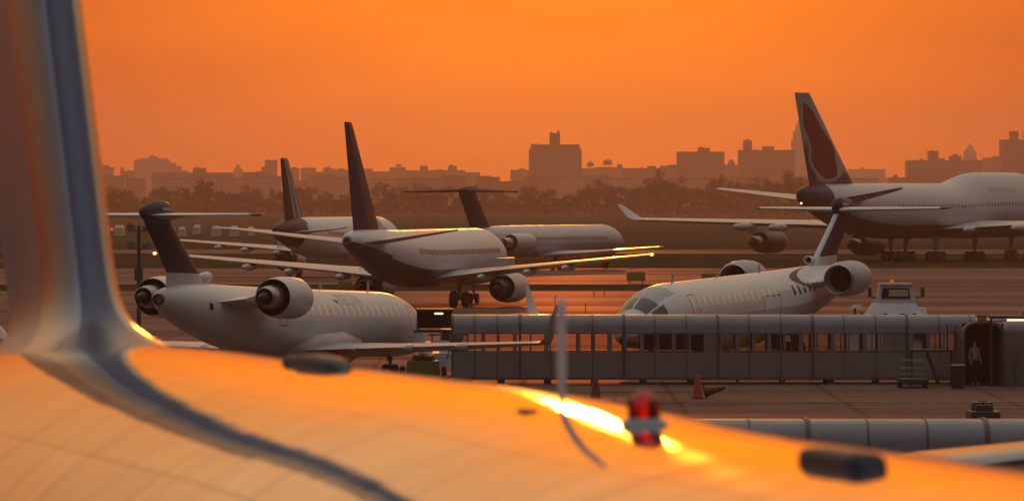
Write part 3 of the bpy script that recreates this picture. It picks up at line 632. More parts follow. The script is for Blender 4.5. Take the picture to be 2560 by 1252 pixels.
# ------------------------------------------------------------------ walkways
def walkway(px0, px1, D, label, joints, span, views=None, clear=None, solid=()):
    """ground-level covered passenger corridor along x; modules between joints (pixel columns)"""
    x0, x1 = wx(px0, D), wx(px1, D); root = thing('covered_walkway', (x0, D + 1.2, 0), label, 'walkway')
    L = x1 - x0; W = 2.4; arc = []
    for k in range(17):
        a = math.pi * k / 16; arc.append((-math.copysign(abs(math.cos(a)) ** .5, math.cos(a)) * W/2, 2.06 + .72 * math.sin(a) ** .66))
    prof = [(-W/2, 2.06)] + arc[1:-1] + [(W/2, 2.06)]
    inner = [(y*.95, z - .05 if z > 2.1 else z) for y, z in prof][::-1]
    mb = MB(); ring = [y for y in prof + inner]
    mb.shell([[(x, y, z) for y, z in ring] for x in (0, L)]); mb.build('roof', [WALKR], root, 35)
    # narrow flat cap seams along the roof
    fl = MB(); fl.box((L/2, 0, .22), (L, W - .06, .08)); fl.build('floor_deck', INTER, root, 0)
    for s, nm in ((-1, 'near'), (1, 'far')):
        lw = MB(); lw.box((L/2, s*(W/2 - .03), .775), (L, .06, 1.03)); lw.build('lower_wall', [WALKW], root, 0)
        hd = MB(); hd.box((L/2, s*(W/2 - .04), 2.05), (L, .05, .06)); hd.build('window_head', [POSTM], root, 0)
    for i, p in enumerate(joints):
        x = wx(p, D) - x0; jb = MB(); o = .035
        big = (i % 3 == 0)
        w = .05 if big else .022; o = .03 if big else .012
        rg = [(y*(1 + o/1.2), z + o) for y, z in prof]; rg = [(rg[0][0], .26)] + rg + [(rg[-1][0], .26)]
        inn = [(y*.99, z - .01) for y, z in [(prof[0][0], .26)] + prof + [(prof[-1][0], .26)]][::-1]
        jb.shell([[(x - w, y, z) for y, z in rg + inn], [(x + w, y, z) for y, z in rg + inn]]); jb.build('joint_rib', RIBM, root, 0)
    # windows: posts and panes at a regular pitch
    n = int(L / span); 
    for i in range(n + 1):
        x = min(L - .05, i * L / n)
        for s in (-1, 1):
            pb = MB(); pb.box((x, s*(W/2 - .045), 1.665), (.09 if i % 2 else .16, .08, .71)); pb.build('window_post', POSTM, root, 0)
        if i == n: break
        xc = x + L/n/2; px = 1280 + (x0 + xc) / D * F
        w = L/n - .14
        open_ = any(a <= px <= b for a, b in clear) if clear else True
        if not any(a <= px <= b for a, b in solid):
            gl = MB(); gl.box((xc, -(W/2 - .05), 1.665), (w, .012, .71)); gl.build('window_pane', GLASS, root, 0)
        else:
            gl = MB(); gl.box((xc, -(W/2 - .05), 1.665), (w, .03, .71)); gl.build('blank_panel', WALKW, root, 0)
        if open_:
            gl = MB(); gl.box((xc, W/2 - .05, 1.665), (w, .012, .71)); gl.build('window_pane', GLASS, root, 0)
        else:
            gl = MB(); gl.box((xc, W/2 - .05, 1.665), (w, .03, .71)); gl.build('blank_panel', INTER, root, 0)
    k = max(2, int(L / 1.9))
    for i in range(k + 1):
        x = .2 + (L - .4) * i / k
        for s in (-1, 1):
            ft = MB(); ft.box((x + random.uniform(-.1, .1), s*(W/2 - .2), .09), (random.choice((.1, .16, .3)), .18, .18)); ft.build('support_foot', DSTEEL, root, 0)
    return root, L
DW = 242
wk, LW = walkway(1128, 2440, DW, 'long covered walkway with grey rounded roof and window band in front of the regional jet', [1131, 1187, 1243, 1300, 1376, 1481, 1560, 1637, 1716, 1795, 1873, 1952, 2032, 2110, 2189, 2268, 2348, 2426], 1.28/2,
        clear=[(1140, 1600), (1775, 1925), (1960, 2430)], solid=[(1770, 1822), (2215, 2268)])
wk2, _ = walkway(1560, 2760, 127, 'nearer covered walkway at the lower right, only its rounded roof showing above the metal fuselage', [1578, 1728, 1875, 2022, 2172, 2320, 2470, 2620], 1.28/2, clear=[(0, 5000)])

# arched end section coming towards the camera
def arch():
    px, D = 2452, 241.0; root = thing('walkway_vestibule', (wx(px, D), D - 1.35, 0), 'arched walkway end with a dark open doorway and person inside, beside the stairs', 'walkway')
    ang = R(-58); # the tube runs off to the right and away
    W, H = 1.55, 2.52; prof = []
    for k in range(17):
        a = math.pi * k / 16; prof.append((-W/2*math.copysign(abs(math.cos(a))**.6, math.cos(a)), H - .42 + .42*math.sin(a)))
    prof = [(-W/2, .02)] + prof + [(W/2, .02)]
    inn = [(y*.93, z - .05 if z > 1 else z) for y, z in prof][::-1]
    d = Vector((math.cos(R(24)), math.sin(R(24)), 0)); 
    mb = MB(); mb.shell([[(y, t, z) for y, z in prof + inn] for t in (0, .5, 1.0, 1.55)]); mb.build('entrance_tunnel', WALKW, root, 40)
    # the tube itself runs off to the right from the doorway
    mb = MB(); rings = []
    for k in range(13):
        sc = 1 + (.018 if k % 2 else 0); rings.append([(W/2 + .04 + .38*k, .80 + y*sc, z*(1 if z < .1 else sc)) for y, z in prof + inn])
    mb.shell(rings); mb.build('tube_shell', WALKW, root, 40)
    fr = MB(); rg = [(y*1.03, z + .04 if z > .1 else z) for y, z in prof]
    fr.shell([[(y, -.08, z) for y, z in rg + inn], [(y, .0, z) for y, z in rg + inn]]); fr.build('door_frame', RIBM, root, 0)
    bk = MB(); bk.box((0, 1.53, 1.25), (W*.94, .04, 2.45)); bk.build('doorway_shade_back', BLACK, root, 0)  # dark interior put into the colour: back wall and floor painted black
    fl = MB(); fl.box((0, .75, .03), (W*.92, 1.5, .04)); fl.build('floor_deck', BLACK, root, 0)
    bx = MB(); bx.box((-.06, .0, H + .16), (.36, .3, .32)); bx.build('roof_lamp_housing', OCHRE, root, 0)
    ps = MB(); ps.tube([(-W/2 - .1, -.15, 0), (-W/2 - .1, -.15, 1.9)], .035); ps.build('door_post', STEEL, root)
    ps = MB(); ps.tube([(W/2 + .55, -.12, 0), (W/2 + .55, -.12, 1.3)], .05); ps.build('door_post', STEEL, root)
    return root
arch()
# dark boarding cab at the left end of the walkway, with its ceiling light
bc = thing('boarding_cab', (wx(1087, 246), 246, 0), 'dark boarding cab on a wheeled column with a lit ceiling light, at the walkway end', 'boarding cab')
mb = MB(); mb.box((0, .9, 2.55), (1.42, .06, .8)); mb.box((0, 0, 2.93), (1.5, 2.0, .08)); mb.box((0, -.2, 2.06), (1.75, 1.6, .09)); mb.box((-.7, 0, 2.5), (.06, 1.9, .8)); mb.build('cab_shell', DSTEEL, bc, 0)
mb = MB(); mb.box((.17, -.55, 2.78), (.36, .12, .07)); mb.build('ceiling_light', TUBE, bc, 20)
mb = MB(); mb.box((.95, -.3, 1.0), (.28, .28, 2.0)); mb.box((.95, -.3, .12), (1.2, .5, .2)); mb.build('lift_column', DSTEEL, bc, 0)
mb = MB(); mb.box((.55, -.9, 1.92), (1.6, .08, .07)); mb.tube([(-.1, -.9, 1.9), (-.1, -.9, 1.2)], .03); mb.tube([(.75, -.9, 1.9), (.5, -.9, .9)], .03); mb.build('railing', STEEL, bc)
# same lamp on the right: strip light under the dark canopy beyond the vestibule
cn = thing('lit_canopy', (wx(2545, 236), 238, 0), 'dark canopy with a bright strip light at the right end of the long walkway', 'canopy')
mb = MB(); mb.box((0, 0, 2.78), (1.9, 1.4, .12)); mb.build('canopy_roof', DSTEEL, cn, 0)
mb = MB(); mb.box((.1, -.72, 2.68), (.85, .08, .075)); mb.build('strip_light', TUBE, cn, 20)
mb = MB()
for sx in (-.85, .85): mb.tube([(sx, .5, 0), (sx, .5, 2.75)], .05)
mb.build('canopy_post', DSTEEL, cn)

# ------------------------------------------------------------------ vehicles and apron equipment
def truck():
    D = 268; r = thing('airport_tractor', (wx(2238, D), D, 0), 'white aircraft tractor with amber beacon on its cab, behind the long walkway', 'tractor')
    mb = MB(); mb.box((0, 0, 1.35), (3.0, 4.6, 1.7), top=.94); mb.box((-.05, .2, 2.5), (2.55, 3.4, .6), top=.72); mb.box((1.2, .4, 2.35), (.55, 2.0, .5), top=.6); mb.build('body', TRUCK, r, 0)
    mb = MB(); mb.box((0, .1, 3.2), (1.72, 1.7, .84), top=.84); mb.build('cab', TRUCK, r, 0)
    mb = MB(); mb.box((-.02, -.735, 3.27), (1.30, .06, .46), top=.9); mb.build('windscreen', DARKG, r, 0)
    mb = MB(); mb.box((.10, -.775, 3.28), (.86, .012, .3)); mb.build('rear_glass_glow', mat('painted rear glass glow', (.42, .33, .15), .5), r, 0)  # light through the rear glass put in as a pale panel
    mb = MB(); mb.box((.0, .05, 3.66), (1.5, 1.5, .08)); mb.build('cab_roof', TRUCK, r, 0)
    mb = MB(); mb.lathe([(0, .09), (.1, .09), (.16, .05), (.17, .005)], (-.15, 0, 3.7), 'z', 14); mb.build('beacon_light', AMBER, r)
    for sx in (-1, 1):
        mb = MB(); mb.tube([(sx*.85, -.6, 3.05), (sx*1.14, -.7, 3.12)], .03); mb.box((sx*1.18, -.72, 3.3), (.16, .1, .42)); mb.build('mirror', DSTEEL, r)
        for yy in (-1.4, 1.4): wheel(r, sx*1.25, yy, .55, .55, .4) if 0 else None
    for sx in (-1, 1):
        for yy in (-1.4, 1.4):
            mb = MB(); mb.lathe([(-.2, .3), (-.2, .5), (-.12, .55), (.12, .55), (.2, .5), (.2, .3)], (sx*1.32, yy, .55), 'x', 20); mb.build('wheel', RUBBER, r)
    mb = MB(); mb.box((.95, -2.33, 1.62), (.72, .04, .78)); mb.build('grille', DARKM, r, 0)
    for sx in (-.55, .2, .75):
        mb = MB(); mb.box((sx, -1.62, 2.32), (.18, .08, .12)); mb.build('headlight', DARKG, r, 0)
truck()
def cart_with_lamp():
    D = 262; r = thing('ground_power_cart', (wx(2142, D), D, 0), 'small equipment cart with a pale hood, under the right-hand engine', 'cart')
    mb = MB(); mb.box((0, 0, .95), (.7, 1.4, 1.5), top=.9); mb.build('housing', TRUCK, r, 0)
    mb = MB(); mb.tube([(-.1, -.3, 1.6), (-.1, -.3, 2.7)], .05); mb.tube([(.2, -.3, 1.6), (.2, -.3, 2.55)], .05); mb.build('mast', STEEL, r)
    mb = MB(); mb.box((0, -.3, 2.78), (.5, .6, .16), top=.6); mb.build('hood', PALE, r, 0)
    for sx in (-1, 1):
        mb = MB(); mb.lathe([(-.06, .1), (-.06, .2), (.06, .2), (.06, .1)], (sx*.35, 0, .2), 'x', 14); mb.build('wheel', RUBBER, r)
cart_with_lamp()
def pickup():
    D = 252; r = thing('service_truck', (wx(1112, D), D + .4, 0), 'small white service truck beneath the boarding cab, behind the yellow baggage tractor', 'truck')
    mb = MB(); mb.box((0, 0, .72), (2.0, 3.6, .6), top=.97); mb.box((-.8, .2, 1.2), (.55, 2.2, .5), top=.75); mb.box((.35, .4, 1.22), (1.2, 1.9, .5), top=.85); mb.build('body', TRUCK, r, 0)
    mb = MB(); mb.box((.3, .5, 1.72), (1.15, 1.5, .55), top=.82); mb.build('cab', TRUCK, r, 0)
    mb = MB(); mb.box((.3, -.22, 1.72), (.95, .06, .36), top=.9); mb.build('windscreen', DARKG, r, 0)
    for sx in (-1, 1):
        for yy in (-1.2, 1.2):
            mb = MB(); mb.lathe([(-.14, .2), (-.14, .34), (.14, .34), (.14, .2)], (sx*.85, yy, .34), 'x', 18); mb.build('wheel', RUBBER, r)
pickup()
def baggage_tractor(name, px, D, label, m, w=1.9, h=.85, cabh=0.):
    r = thing(name, (wx(px, D), D, 0), label, 'tractor')
    mb = MB(); mb.box((0, 0, .2 + h*.4), (w*.72, 2.3, h*.75), top=.92); mb.box((0, .55, .2 + h*.85), (w*.55, .9, h*.4), top=.8); mb.build('body', m, r, 0)
    mb = MB(); mb.box((0, -.3, .2 + h*.82), (w*.42, .5, .3), top=.8); mb.build('seat', DARKV, r, 0)
    for sx in (-1, 1):
        for yy in (-.75, .75):
            mb = MB(); mb.lathe([(-.1, .15), (-.1, .26), (-.06, .29), (.06, .29), (.1, .26), (.1, .15)], (sx*w*.44, yy, .29), 'x', 18); mb.build('wheel', RUBBER, r)
    mb = MB(); mb.tube([(0, .2, .15 + h), (0, .08, .27 + h)], .025); mb.lathe([(0, .15), (.02, .15)], (0, .08, .27 + h), 'z', 16); mb.build('steering_wheel', DSTEEL, r)
    return r
baggage_tractor('baggage_tractor', 1058, 247, 'dull yellow-green baggage tractor parked under the boarding cab', YELLOW, 1.95, .8)
baggage_tractor('baggage_tractor', 2458, 186, 'dark low baggage tractor on the apron, just above the nearer walkway roof', DARKV, 1.35, .92)

def stairs():
    D = 240; r = thing('boarding_stairs', (wx(2325, D), D - .6, 0), 'mobile boarding stairs with a dark top platform against the long walkway', 'stairs')
    mb = MB(); mb.box((0, 0, 1.42), (1.78, .9, .1)); mb.build('platform', DSTEEL, r, 0)
    for sy in (-.4, .4):
        mb = MB(); mb.tube([(-.15, sy, 1.38), (.28, sy, .12)], .05); mb.build('stringer', DSTEEL, r)
    mb = MB()
    for k in range(6): mb.box((.05 + .07*k + .25, 0, 1.2 - .19*k), (.62, .76, .035))
    mb.build('tread', STEEL, r, 0)
    for x, a in ((-.78, -.4), (.82, -.4), (-.78, .4), (.82, .4)):
        mb = MB(); mb.tube([(x, a, 0), (x, a, 1.4)], .03); mb.build('leg', DSTEEL, r)
    mb = MB(); mb.tube([(.62, -.4, 1.4), (.62, -.4, 2.45), (.95, -.4, 2.45), (.95, -.4, .8)], .035); mb.build('handrail', DSTEEL, r)
    mb = MB(); mb.box((-.55, .2, .2), (.9, .5, .25)); mb.build('chassis', DSTEEL, r, 0)
stairs()
def bagcart():
    D = 239; r = thing('baggage_cart', (wx(2275, D), D - 1.5, 0), 'open tube-framed baggage cart parked in front of the boarding stairs', 'cart')
    mb = MB(); mb.box((0, 0, .3), (1.15, 1.8, .12)); mb.build('bed', DSTEEL, r, 0)
    for sx in (-.5, .5):
        for yy in (-.6, .6):
            mb = MB(); mb.lathe([(-.05, .08), (-.05, .16), (.05, .16), (.05, .08)], (sx, yy, .16), 'x', 14); mb.build('wheel', RUBBER, r)
    for yy in (-.85, .85):
        mb = MB(); mb.tube([(-.56, yy, .33), (-.56, yy, .95), (-.45, yy, 1.08), (.45, yy, 1.08), (.56, yy, .95), (.56, yy, .33)], .022, 6)
        for z in (.55, .78): mb.tube([(-.56, yy, z), (.56, yy, z)], .016, 6)
        mb.tube([(-.1, yy, .33), (-.1, yy, 1.08)], .016, 6)
        mb.build('end_frame', STEEL, r)
bagcart()
def barrel():
    D = 238; r = thing('waste_bin', (wx(2388, D), D - 1.6, 0), 'dark round waste bin between the boarding stairs and the arched doorway', 'bin')
    mb = MB(); mb.lathe([(0, .24), (.02, .25), (.5, .275), (.86, .29), (.88, .3), (.9, .28)], (0, 0, 0), 'z', 24); mb.build('barrel', DSTEEL, r, 30)
    mb = MB(); mb.lathe([(.89, .29), (.93, .3), (.95, .26), (.96, .01)], (0, 0, 0), 'z', 24); mb.build('lid', STEEL, r, 30)
barrel()
def cone(px, py, label, m, fallen=False, h=.86):
    D = gd(py); r = thing('traffic_cone', (wx(px, D), D, 0), label, 'cone')
    mb = MB(); mb.lathe([(.04, .2), (.3, .155), (.6, .11), (h, .075), (h + .01, .06), (h + .01, .01)], (0, 0, 0), 'z', 20); c_ = mb.build('cone_body', m, r, 40)
    b = MB(); b.box((0, 0, .02), (.5, .5, .045)); b_ = b.build('base', DARKV, r, 0)
    if fallen:
        r.rotation_euler = (0, R(77), R(-8)); r.location.z = .24
    return r
cone(1744, 996, 'upright orange traffic cone on the apron, beside the fallen one', CONEO)
cone(1762, 995, 'faded traffic cone lying on its side beside the upright orange one', CONED, True, .78)
cone(1489, 995, 'brownish traffic cone in front of the walkway, nearest the white blade antenna', CONED)

# floodlight pole at the left with two double heads
fp = thing('light_pole', (wx(347, 306), 306, 0), 'pole carrying two pairs of floodlight heads, left of the navy regional-jet fin', 'light pole')
mb = MB(); mb.tube([(0, 0, 0), (0, 0, 6.1)], [.13, .08]); mb.build('pole', DSTEEL, fp)
for z in (5.85, 4.95):
    mb = MB(); mb.tube([(-.28, -.1, z - .02), (.28, -.1, z - .02)], .04); mb.build('cross_arm', DSTEEL, fp)
    for sx in (-1, 1):
        h_ = MB(); rr = []
        for q, s_ in ((0, .06), (.12, .16), (.34, .24), (.38, .22)):
            rr.append([(sx*.2 + sx*.75*q + s_*math.cos(a)*.5, -.1 - q*.6 + .05*math.cos(a), z + .15 + s_*math.sin(a)) for a in (2*math.pi*k/16 for k in range(16))])
        h_.loft(rr); h_.build('lamp_head', STEEL, fp, 50)
mb = MB(); mb.box((0, -.1, 3.6), (.42, .3, .62)); mb.build('control_box', DSTEEL, fp, 0)
sp = thing('marker_post', (wx(323, 312), 312, 0), 'short dark post beside the floodlight pole', 'post')
mb = MB(); mb.tube([(0, 0, 0), (0, 0, .95)], .05); mb.tube([(-.02, 0, .95), (.02, 0, 1.0)], .09); mb.build('post', DSTEEL, sp)

# airfield signs
def sign(px, py0, py1, w, label):
    D = gd(py1 + 6); r = thing('airfield_sign', (wx(px, D), D, 0), label, 'sign')
    z0, z1 = wz(py1, D), wz(py0, D); ww = w / F * D
    mb = MB(); mb.box((0, 0, (z0 + z1)/2), (ww, .25, z1 - z0)); mb.build('sign_panel', SIGNG, r, 0)
    fb = MB(); fb.box((0, -.14, (z0+z1)/2), (ww*.94, .02, (z1-z0)*.84)); fb.build('sign_face', YELLOW, r, 0)
    for sx in (-.35, .35):
        lg = MB(); lg.tube([(ww*sx, 0, 0), (ww*sx, 0, z0)], .05); lg.build('leg', DSTEEL, r)
sign(1590, 679, 702, 46, 'yellow-green airfield sign on the orange tarmac beside the wing glow')
sign(1778, 683, 697, 48, 'dark low airfield sign just above the right-hand regional jet')
sign(862, 703, 720, 34, 'airfield sign half hidden below the left wing root of the central airliner')
E0 = None
for px, py, h in ((1388, 757, 14), (1485, 741, 18), (1511, 738, 16), (1464, 778, 13), (930, 795, 14), (1240, 735, 14), (700, 716, 10), (1050, 782, 12)):
    D = gd(py)
    if E0 is None:
        E0 = thing('edge_light', (wx(px, D), D, 0), 'thin stake light standing along the taxiway edge', 'edge light', 'taxiway edge lights')
        mb = MB(); mb.tube([(0, 0, 0), (0, 0, .42)], .03); mb.build('stake', DSTEEL, E0)
        mb = MB(); mb.lathe([(.42, .05), (.5, .05), (.54, .02)], (0, 0, 0), 'z', 12); mb.build('lamp', STEEL, E0)
        r = E0
    else:
        r = copy_tree(E0)
    r.location = (wx(px, D), D, 0)
# pale vans far across the field, end-on
V0 = None
for px, w in ((263, 1), (298, 1.25), (430, .7), (455, .8), (492, .9), (540, 1.1), (585, 1.15), (628, .8)):
    D = 1130 + 18 * ((px * 7) % 5)
    if V0 is None:
        V0 = thing('parked_van', (0, 0, 0), 'pale van parked end-on far across the field, in a row below the trees', 'van', 'pale vans far across the field')
        mb = MB(); mb.box((0, 0, 1.05), (1.9, 4.8, 1.5), top=.9); mb.box((0, .2, 2.05), (1.7, 3.8, .5), top=.6); mb.build('body', PALE, V0, 0)
        mb = MB(); mb.box((0, -2.36, 1.5), (.5, .04, .3)); mb.build('rear_window', GREYP, V0, 0)
        for sx in (-1, 1):
            for yy in (-1.5, 1.5):
                mb = MB(); mb.lathe([(-.1, .2), (-.1, .34), (.1, .34), (.1, .2)], (sx*.85, yy, .34), 'x', 14); mb.build('wheel', RUBBER, V0)
        v = V0
    else: v = copy_tree(V0)
    v.location = (wx(px, D), D, 0); v.scale = (w * .8, 1, .7 + .25 * w)
rl = thing('obstruction_light', (wx(279, 1180), 1180, 0), 'small lit red obstruction light on a mast above the pale vans', 'light')
mb = MB(); mb.tube([(0, 0, 0), (0, 0, 1.5)], .12); mb.tube([(0, 0, 1.5), (0, 0, wz(573, 1180) - .25)], .06); mb.build('mast', DSTEEL, rl)
mb = MB(); mb.lathe([(-.25, .1), (-.1, .28), (.15, .26), (.25, .05)], (0, 0, wz(573, 1180)), 'z', 12); mb.build('lamp', REDL, rl)

# ------------------------------------------------------------------ the person in the arched doorway
def person():
    D = 239.8; r = thing('person', (wx(2437, D), D + .15, .05), 'person in a pale shirt, dark trousers and white shoes standing in the dark arched doorway', 'person')
    V = []; E = []; Rr = []
    def v(p, rad): V.append(p); Rr.append(rad); return len(V) - 1
    def e(a, b): E.append((a, b))
    pel = v((0, 0, .95), .13); wa = v((0, 0, 1.10), .125); ch = v((0, 0, 1.32), .15); nk = v((0, 0, 1.50), .06); hd0 = v((0, -.01, 1.60), .075); hd1 = v((0, -.015, 1.69), .088); hd2 = v((0, 0, 1.76), .07)
    for a, b in ((pel, wa), (wa, ch), (ch, nk), (nk, hd0), (hd0, hd1), (hd1, hd2)): e(a, b)
    for s in (-1, 1):
        hp = v((s*.09, 0, .88), .09); kn = v((s*.11, -.02, .50), .06); an = v((s*.115, .02, .09), .042); to = v((s*.13, -.15, .04), .035)
        for a, b in ((pel, hp), (hp, kn), (kn, an), (an, to)): e(a, b)
        sh = v((s*.18, 0, 1.42), .06); el = v((s*.25, .03, 1.14), .045); wr = v((s*.24, -.10, .93), .03); pm_ = v((s*.235, -.13, .86), .03)
        for a, b in ((ch, sh), (sh, el), (el, wr), (wr, pm_)): e(a, b)
        for k in range(4):
            f0 = v((s*.235 + (k-1.5)*.004, -.10 - .022*k, .80), .010); f1 = v((s*.228, -.10 - .022*k, .77 + .004*k), .009); e(pm_, f0); e(f0, f1)
        th = v((s*.215, -.165, .85), .010); e(pm_, th)
    me = bpy.data.meshes.new('body'); me.from_pydata(V, E, []); o = bpy.data.objects.new('body', me); COL.objects.link(o)
    sk = o.modifiers.new('s', 'SKIN'); sk.use_smooth_shade = True
    for i, q in enumerate(me.skin_vertices[0].data): q.radius = (Rr[i], Rr[i]); q.use_root = (i == 0)
    ss = o.modifiers.new('u', 'SUBSURF'); ss.levels = 2
    dg = bpy.context.evaluated_depsgraph_get(); m2 = bpy.data.meshes.new_from_object(o.evaluated_get(dg)); bpy.data.objects.remove(o)
    m2.materials.clear()
    for q in (SKIN, SHIRT, TROUS, SHOE, HAIR): m2.materials.append(q)
    for p in m2.polygons:
        c = p.center; p.material_index = 0
        if c.z < .075: p.material_index = 3
        elif c.z < 1.0 and abs(c.x) < .19 : p.material_index = 2
        elif 1.0 <= c.z < 1.47 or (c.z > .96 and abs(c.x) > .19): p.material_index = 1
        if c.z > 1.72 or (c.z > 1.6 and c.y > .02): p.material_index = 4
    b = bpy.data.objects.new('body', m2); COL.objects.link(b); b.parent = r
    r.rotation_euler = (0, 0, R(25))
person()

# ------------------------------------------------------------------ skyline
NB = 0
def building(px0, px1, py, D, label, extra=(), kind='apartment_block', group=None, mi=0, chamfer=False, cap=None):
    x0, x1 = wx(px0, D), wx(px1, D); h = wz(py, D); w = x1 - x0; dp = max(14, min(40, w * .6)); cx = (x0 + x1) / 2
    r = thing(kind, (cx, D, 0), label, 'building', group)
    mb = MB()
    if chamfer:
        mb.box((0, 0, h*.47), (w, dp, h*.94)); mb.box((0, 0, h*.97), (w*.93, dp*.93, h*.06))
    else: mb.box((0, 0, h/2), (w, dp, h))
    mb.build('wall', BRICK[mi], r, 0)
    pb = MB(); pb.box((0, 0, h + .4), (w*(.93 if chamfer else 1.0) + .3, dp + .3, .8)); pb.build('roof', ROOFM, r, 0)
    for q in extra:
        a, b, y = q[:3]; xa, xb = wx(a, D) - cx, wx(b, D) - cx; hh = wz(y, D)
        if len(q) > 3 and q[3] == 'tank':
            t = MB(); rad = (xb - xa) / 2; z0 = h + (hh - h) * .35
            t.lathe([(z0, rad), (hh - (hh - h)*.2, rad), (hh, .05)], ((xa+xb)/2, 0, 0), 'z', 14, caps=(True, False))
            for k in range(4): a_ = k*math.pi/2 + .7; t.tube([((xa+xb)/2 + rad*.7*math.cos(a_), rad*.7*math.sin(a_), h), ((xa+xb)/2 + rad*.7*math.cos(a_), rad*.7*math.sin(a_), z0)], .2, 5)
            t.build('water_tank', ROOFM, r)
        elif len(q) > 3 and q[3] == 'spire':
            t = MB(); w2 = xb - xa; t.box(((xa+xb)/2, 0, h + (hh-h)*.25), (w2, w2, (hh-h)*.5)); t.box(((xa+xb)/2, 0, h + (hh-h)*.75), (w2*.8, w2*.8, (hh-h)*.5), top=.08); t.build('spire', BRICK[mi], r, 0)
        elif len(q) > 3 and q[3] == 'mast':
            t = MB(); t.tube([((xa+xb)/2, 0, h), ((xa+xb)/2, 0, hh)], .35, 5); t.build('mast', ROOFM, r)
        elif len(q) > 3 and q[3] == 'dome':
            t = MB(); rad = (xb - xa)/2; t.lathe([(h, rad), (h + (hh-h)*.3, rad*.95), (h + (hh-h)*.65, rad*.7), (h + (hh-h)*.9, rad*.35), (hh, .05)], ((xa+xb)/2, 0, 0), 'z', 16); t.build('dome', BRICK[mi], r, 50)
        else:
            t = MB(); t.box(((xa+xb)/2, 0, (h + hh)/2), (xb - xa, dp*.5, hh - h)); t.build('roof_tower', BRICK[mi], r, 0)
    return r
N_, M_, X_ = 5200, 6000, 7300     # nearer, middle, farther rows
building(244, 252, 403, M_, 'slim hazy tower hard against the polished fin edge', kind='tower_block')
building(252, 284, 421, M_, 'stepped hazy block next to the slim tower by the polished fin', ((256, 272, 413),), mi=1)
building(302, 338, 430, M_, 'low hazy block with a corner turret left of the sloping-roofed block', ((302, 309, 419), (318, 328, 426)), mi=2)
building(336, 425, 402, X_, 'large pale stepped block with sloping right side, on the left of the skyline', ((348, 420, 396), (372, 395, 391), (376, 386, 387, 'tank')), mi=1)
building(425, 440, 409, X_, 'upper step descending from the large pale stepped block')
building(440, 454, 417, X_, 'middle step descending from the large pale stepped block')
building(454, 468, 428, X_, 'lowest step descending from the large pale stepped block', mi=2)
building(383, 583, 434, N_, 'long flat-roofed dark block with one square roof tower, left skyline', ((484, 515, 420), (487, 491, 414, 'mast'), (494, 500, 416, 'mast')))
building(585, 606, 424, X_, 'pale dome-topped tower just right of the long flat-roofed block', ((588, 603, 410, 'dome'),), kind='tower_block', mi=2)
building(606, 664, 433, N_, 'low block between the dome-topped tower and the square dark tower', ((640, 652, 428),))
building(663, 693, 403, M_, 'square flat-topped tower left of the striped brown fin', ((667, 672, 399), (680, 690, 400)), kind='tower_block')
building(654, 664, 420, M_, 'narrow step against the square flat-topped tower')
building(725, 748, 424, M_, 'block with a rounded tank right of the striped brown fin', ((730, 742, 417, 'tank'),))
building(752, 790, 422, M_, 'flat block in the middle gap between the two dark fins', ((757, 770, 419),), mi=1)
building(790, 812, 432, M_, 'low step right of the flat block between the two dark fins')
building(808, 838, 424, M_, 'small block with rooftop hut left of the tall dark fin', ((812, 824, 418), (824, 826, 411, 'mast')))
building(838, 878, 427, M_, 'block with sloping top touching the tall dark fin', ((845, 862, 421),), mi=2)
building(882, 932, 432, M_, 'block just right of the tall dark fin with a bulky roof hut', ((908, 932, 422),))
building(932, 976, 431, M_, 'long low block right of the tall dark fin')
building(974, 1014, 421, M_, 'block with a spiky water tank above the T-shaped tail', ((990, 1004, 410, 'tank'), (1006, 1012, 417)), mi=1)
building(1014, 1046, 428, M_, 'low block above the left tip of the T-shaped tail')
building(1044, 1114, 428, M_, 'wide block with a square rooftop hut above the T-shaped tail', ((1050, 1070, 415), (1058, 1061, 410, 'mast'), (1090, 1108, 424)))
building(1114, 1162, 428, M_, 'block with gabled rooftop hut above the T-shaped fin', ((1120, 1142, 415), (1124, 1132, 411)), mi=1)
building(1162, 1200, 433, M_, 'low end block above the right half of the T-shaped tail')
building(1200, 1226, 441, X_, 'pale low block falling towards the gap beside the big central block', mi=2)
building(1226, 1246, 449, X_, 'lowest pale block at the gap beside the big central block')
building(1276, 1322, 427, M_, 'low stepped block at the left foot of the big central block', ((1298, 1312, 421),), mi=1)
building(1322, 1454, 364, N_, 'big broad block with chamfered top and a tall stack, centre of the skyline', ((1374, 1400, 333), (1377, 1381, 329), (1393, 1399, 327), (1335, 1345, 360), (1435, 1447, 361)), chamfer=True)
building(1454, 1490, 423, M_, 'low block at the right foot of the big central block with a tank', ((1468, 1484, 404, 'tank'), (1472, 1478, 400, 'mast')))
building(1488, 1556, 420, M_, 'low block with a pointed tank right of the big central block', ((1508, 1530, 398, 'tank'), (1543, 1556, 411)), mi=1)
building(1556, 1650, 423, N_, 'wide low block midway between the two tallest skyline blocks', ((1618, 1640, 415), (1600, 1606, 418)))
building(1650, 1692, 417, N_, 'low block at the left foot of the flat twin-wing block', ((1670, 1690, 412),), mi=2)
building(1692, 1810, 382, N_, 'flat wide block with a central roof hut, right of centre', ((1744, 1774, 370), (1750, 1756, 367), (1700, 1706, 379)))
building(1810, 1846, 414, M_, 'small dome-roofed block between the two flat wide blocks', ((1818, 1838, 398, 'dome'),))
building(1846, 1986, 378, N_, 'flat wide block with a tall left stack, left of the red-swirl fin', ((1858, 1879, 351), (1862, 1876, 346, 'tank'), (1906, 1934, 366), (1884, 1890, 374)))
building(1978, 2022, 352, X_, 'tall pale tower with rounded top half hidden by the red-swirl fin', ((1984, 2018, 296, 'dome'), (1982, 2020, 330)), kind='tower_block', mi=2)
building(2120, 2212, 425, X_, 'pale low block behind the jumbo jet back, right of the red-swirl fin', ((2150, 2160, 419), (2200, 2212, 430)), mi=2)
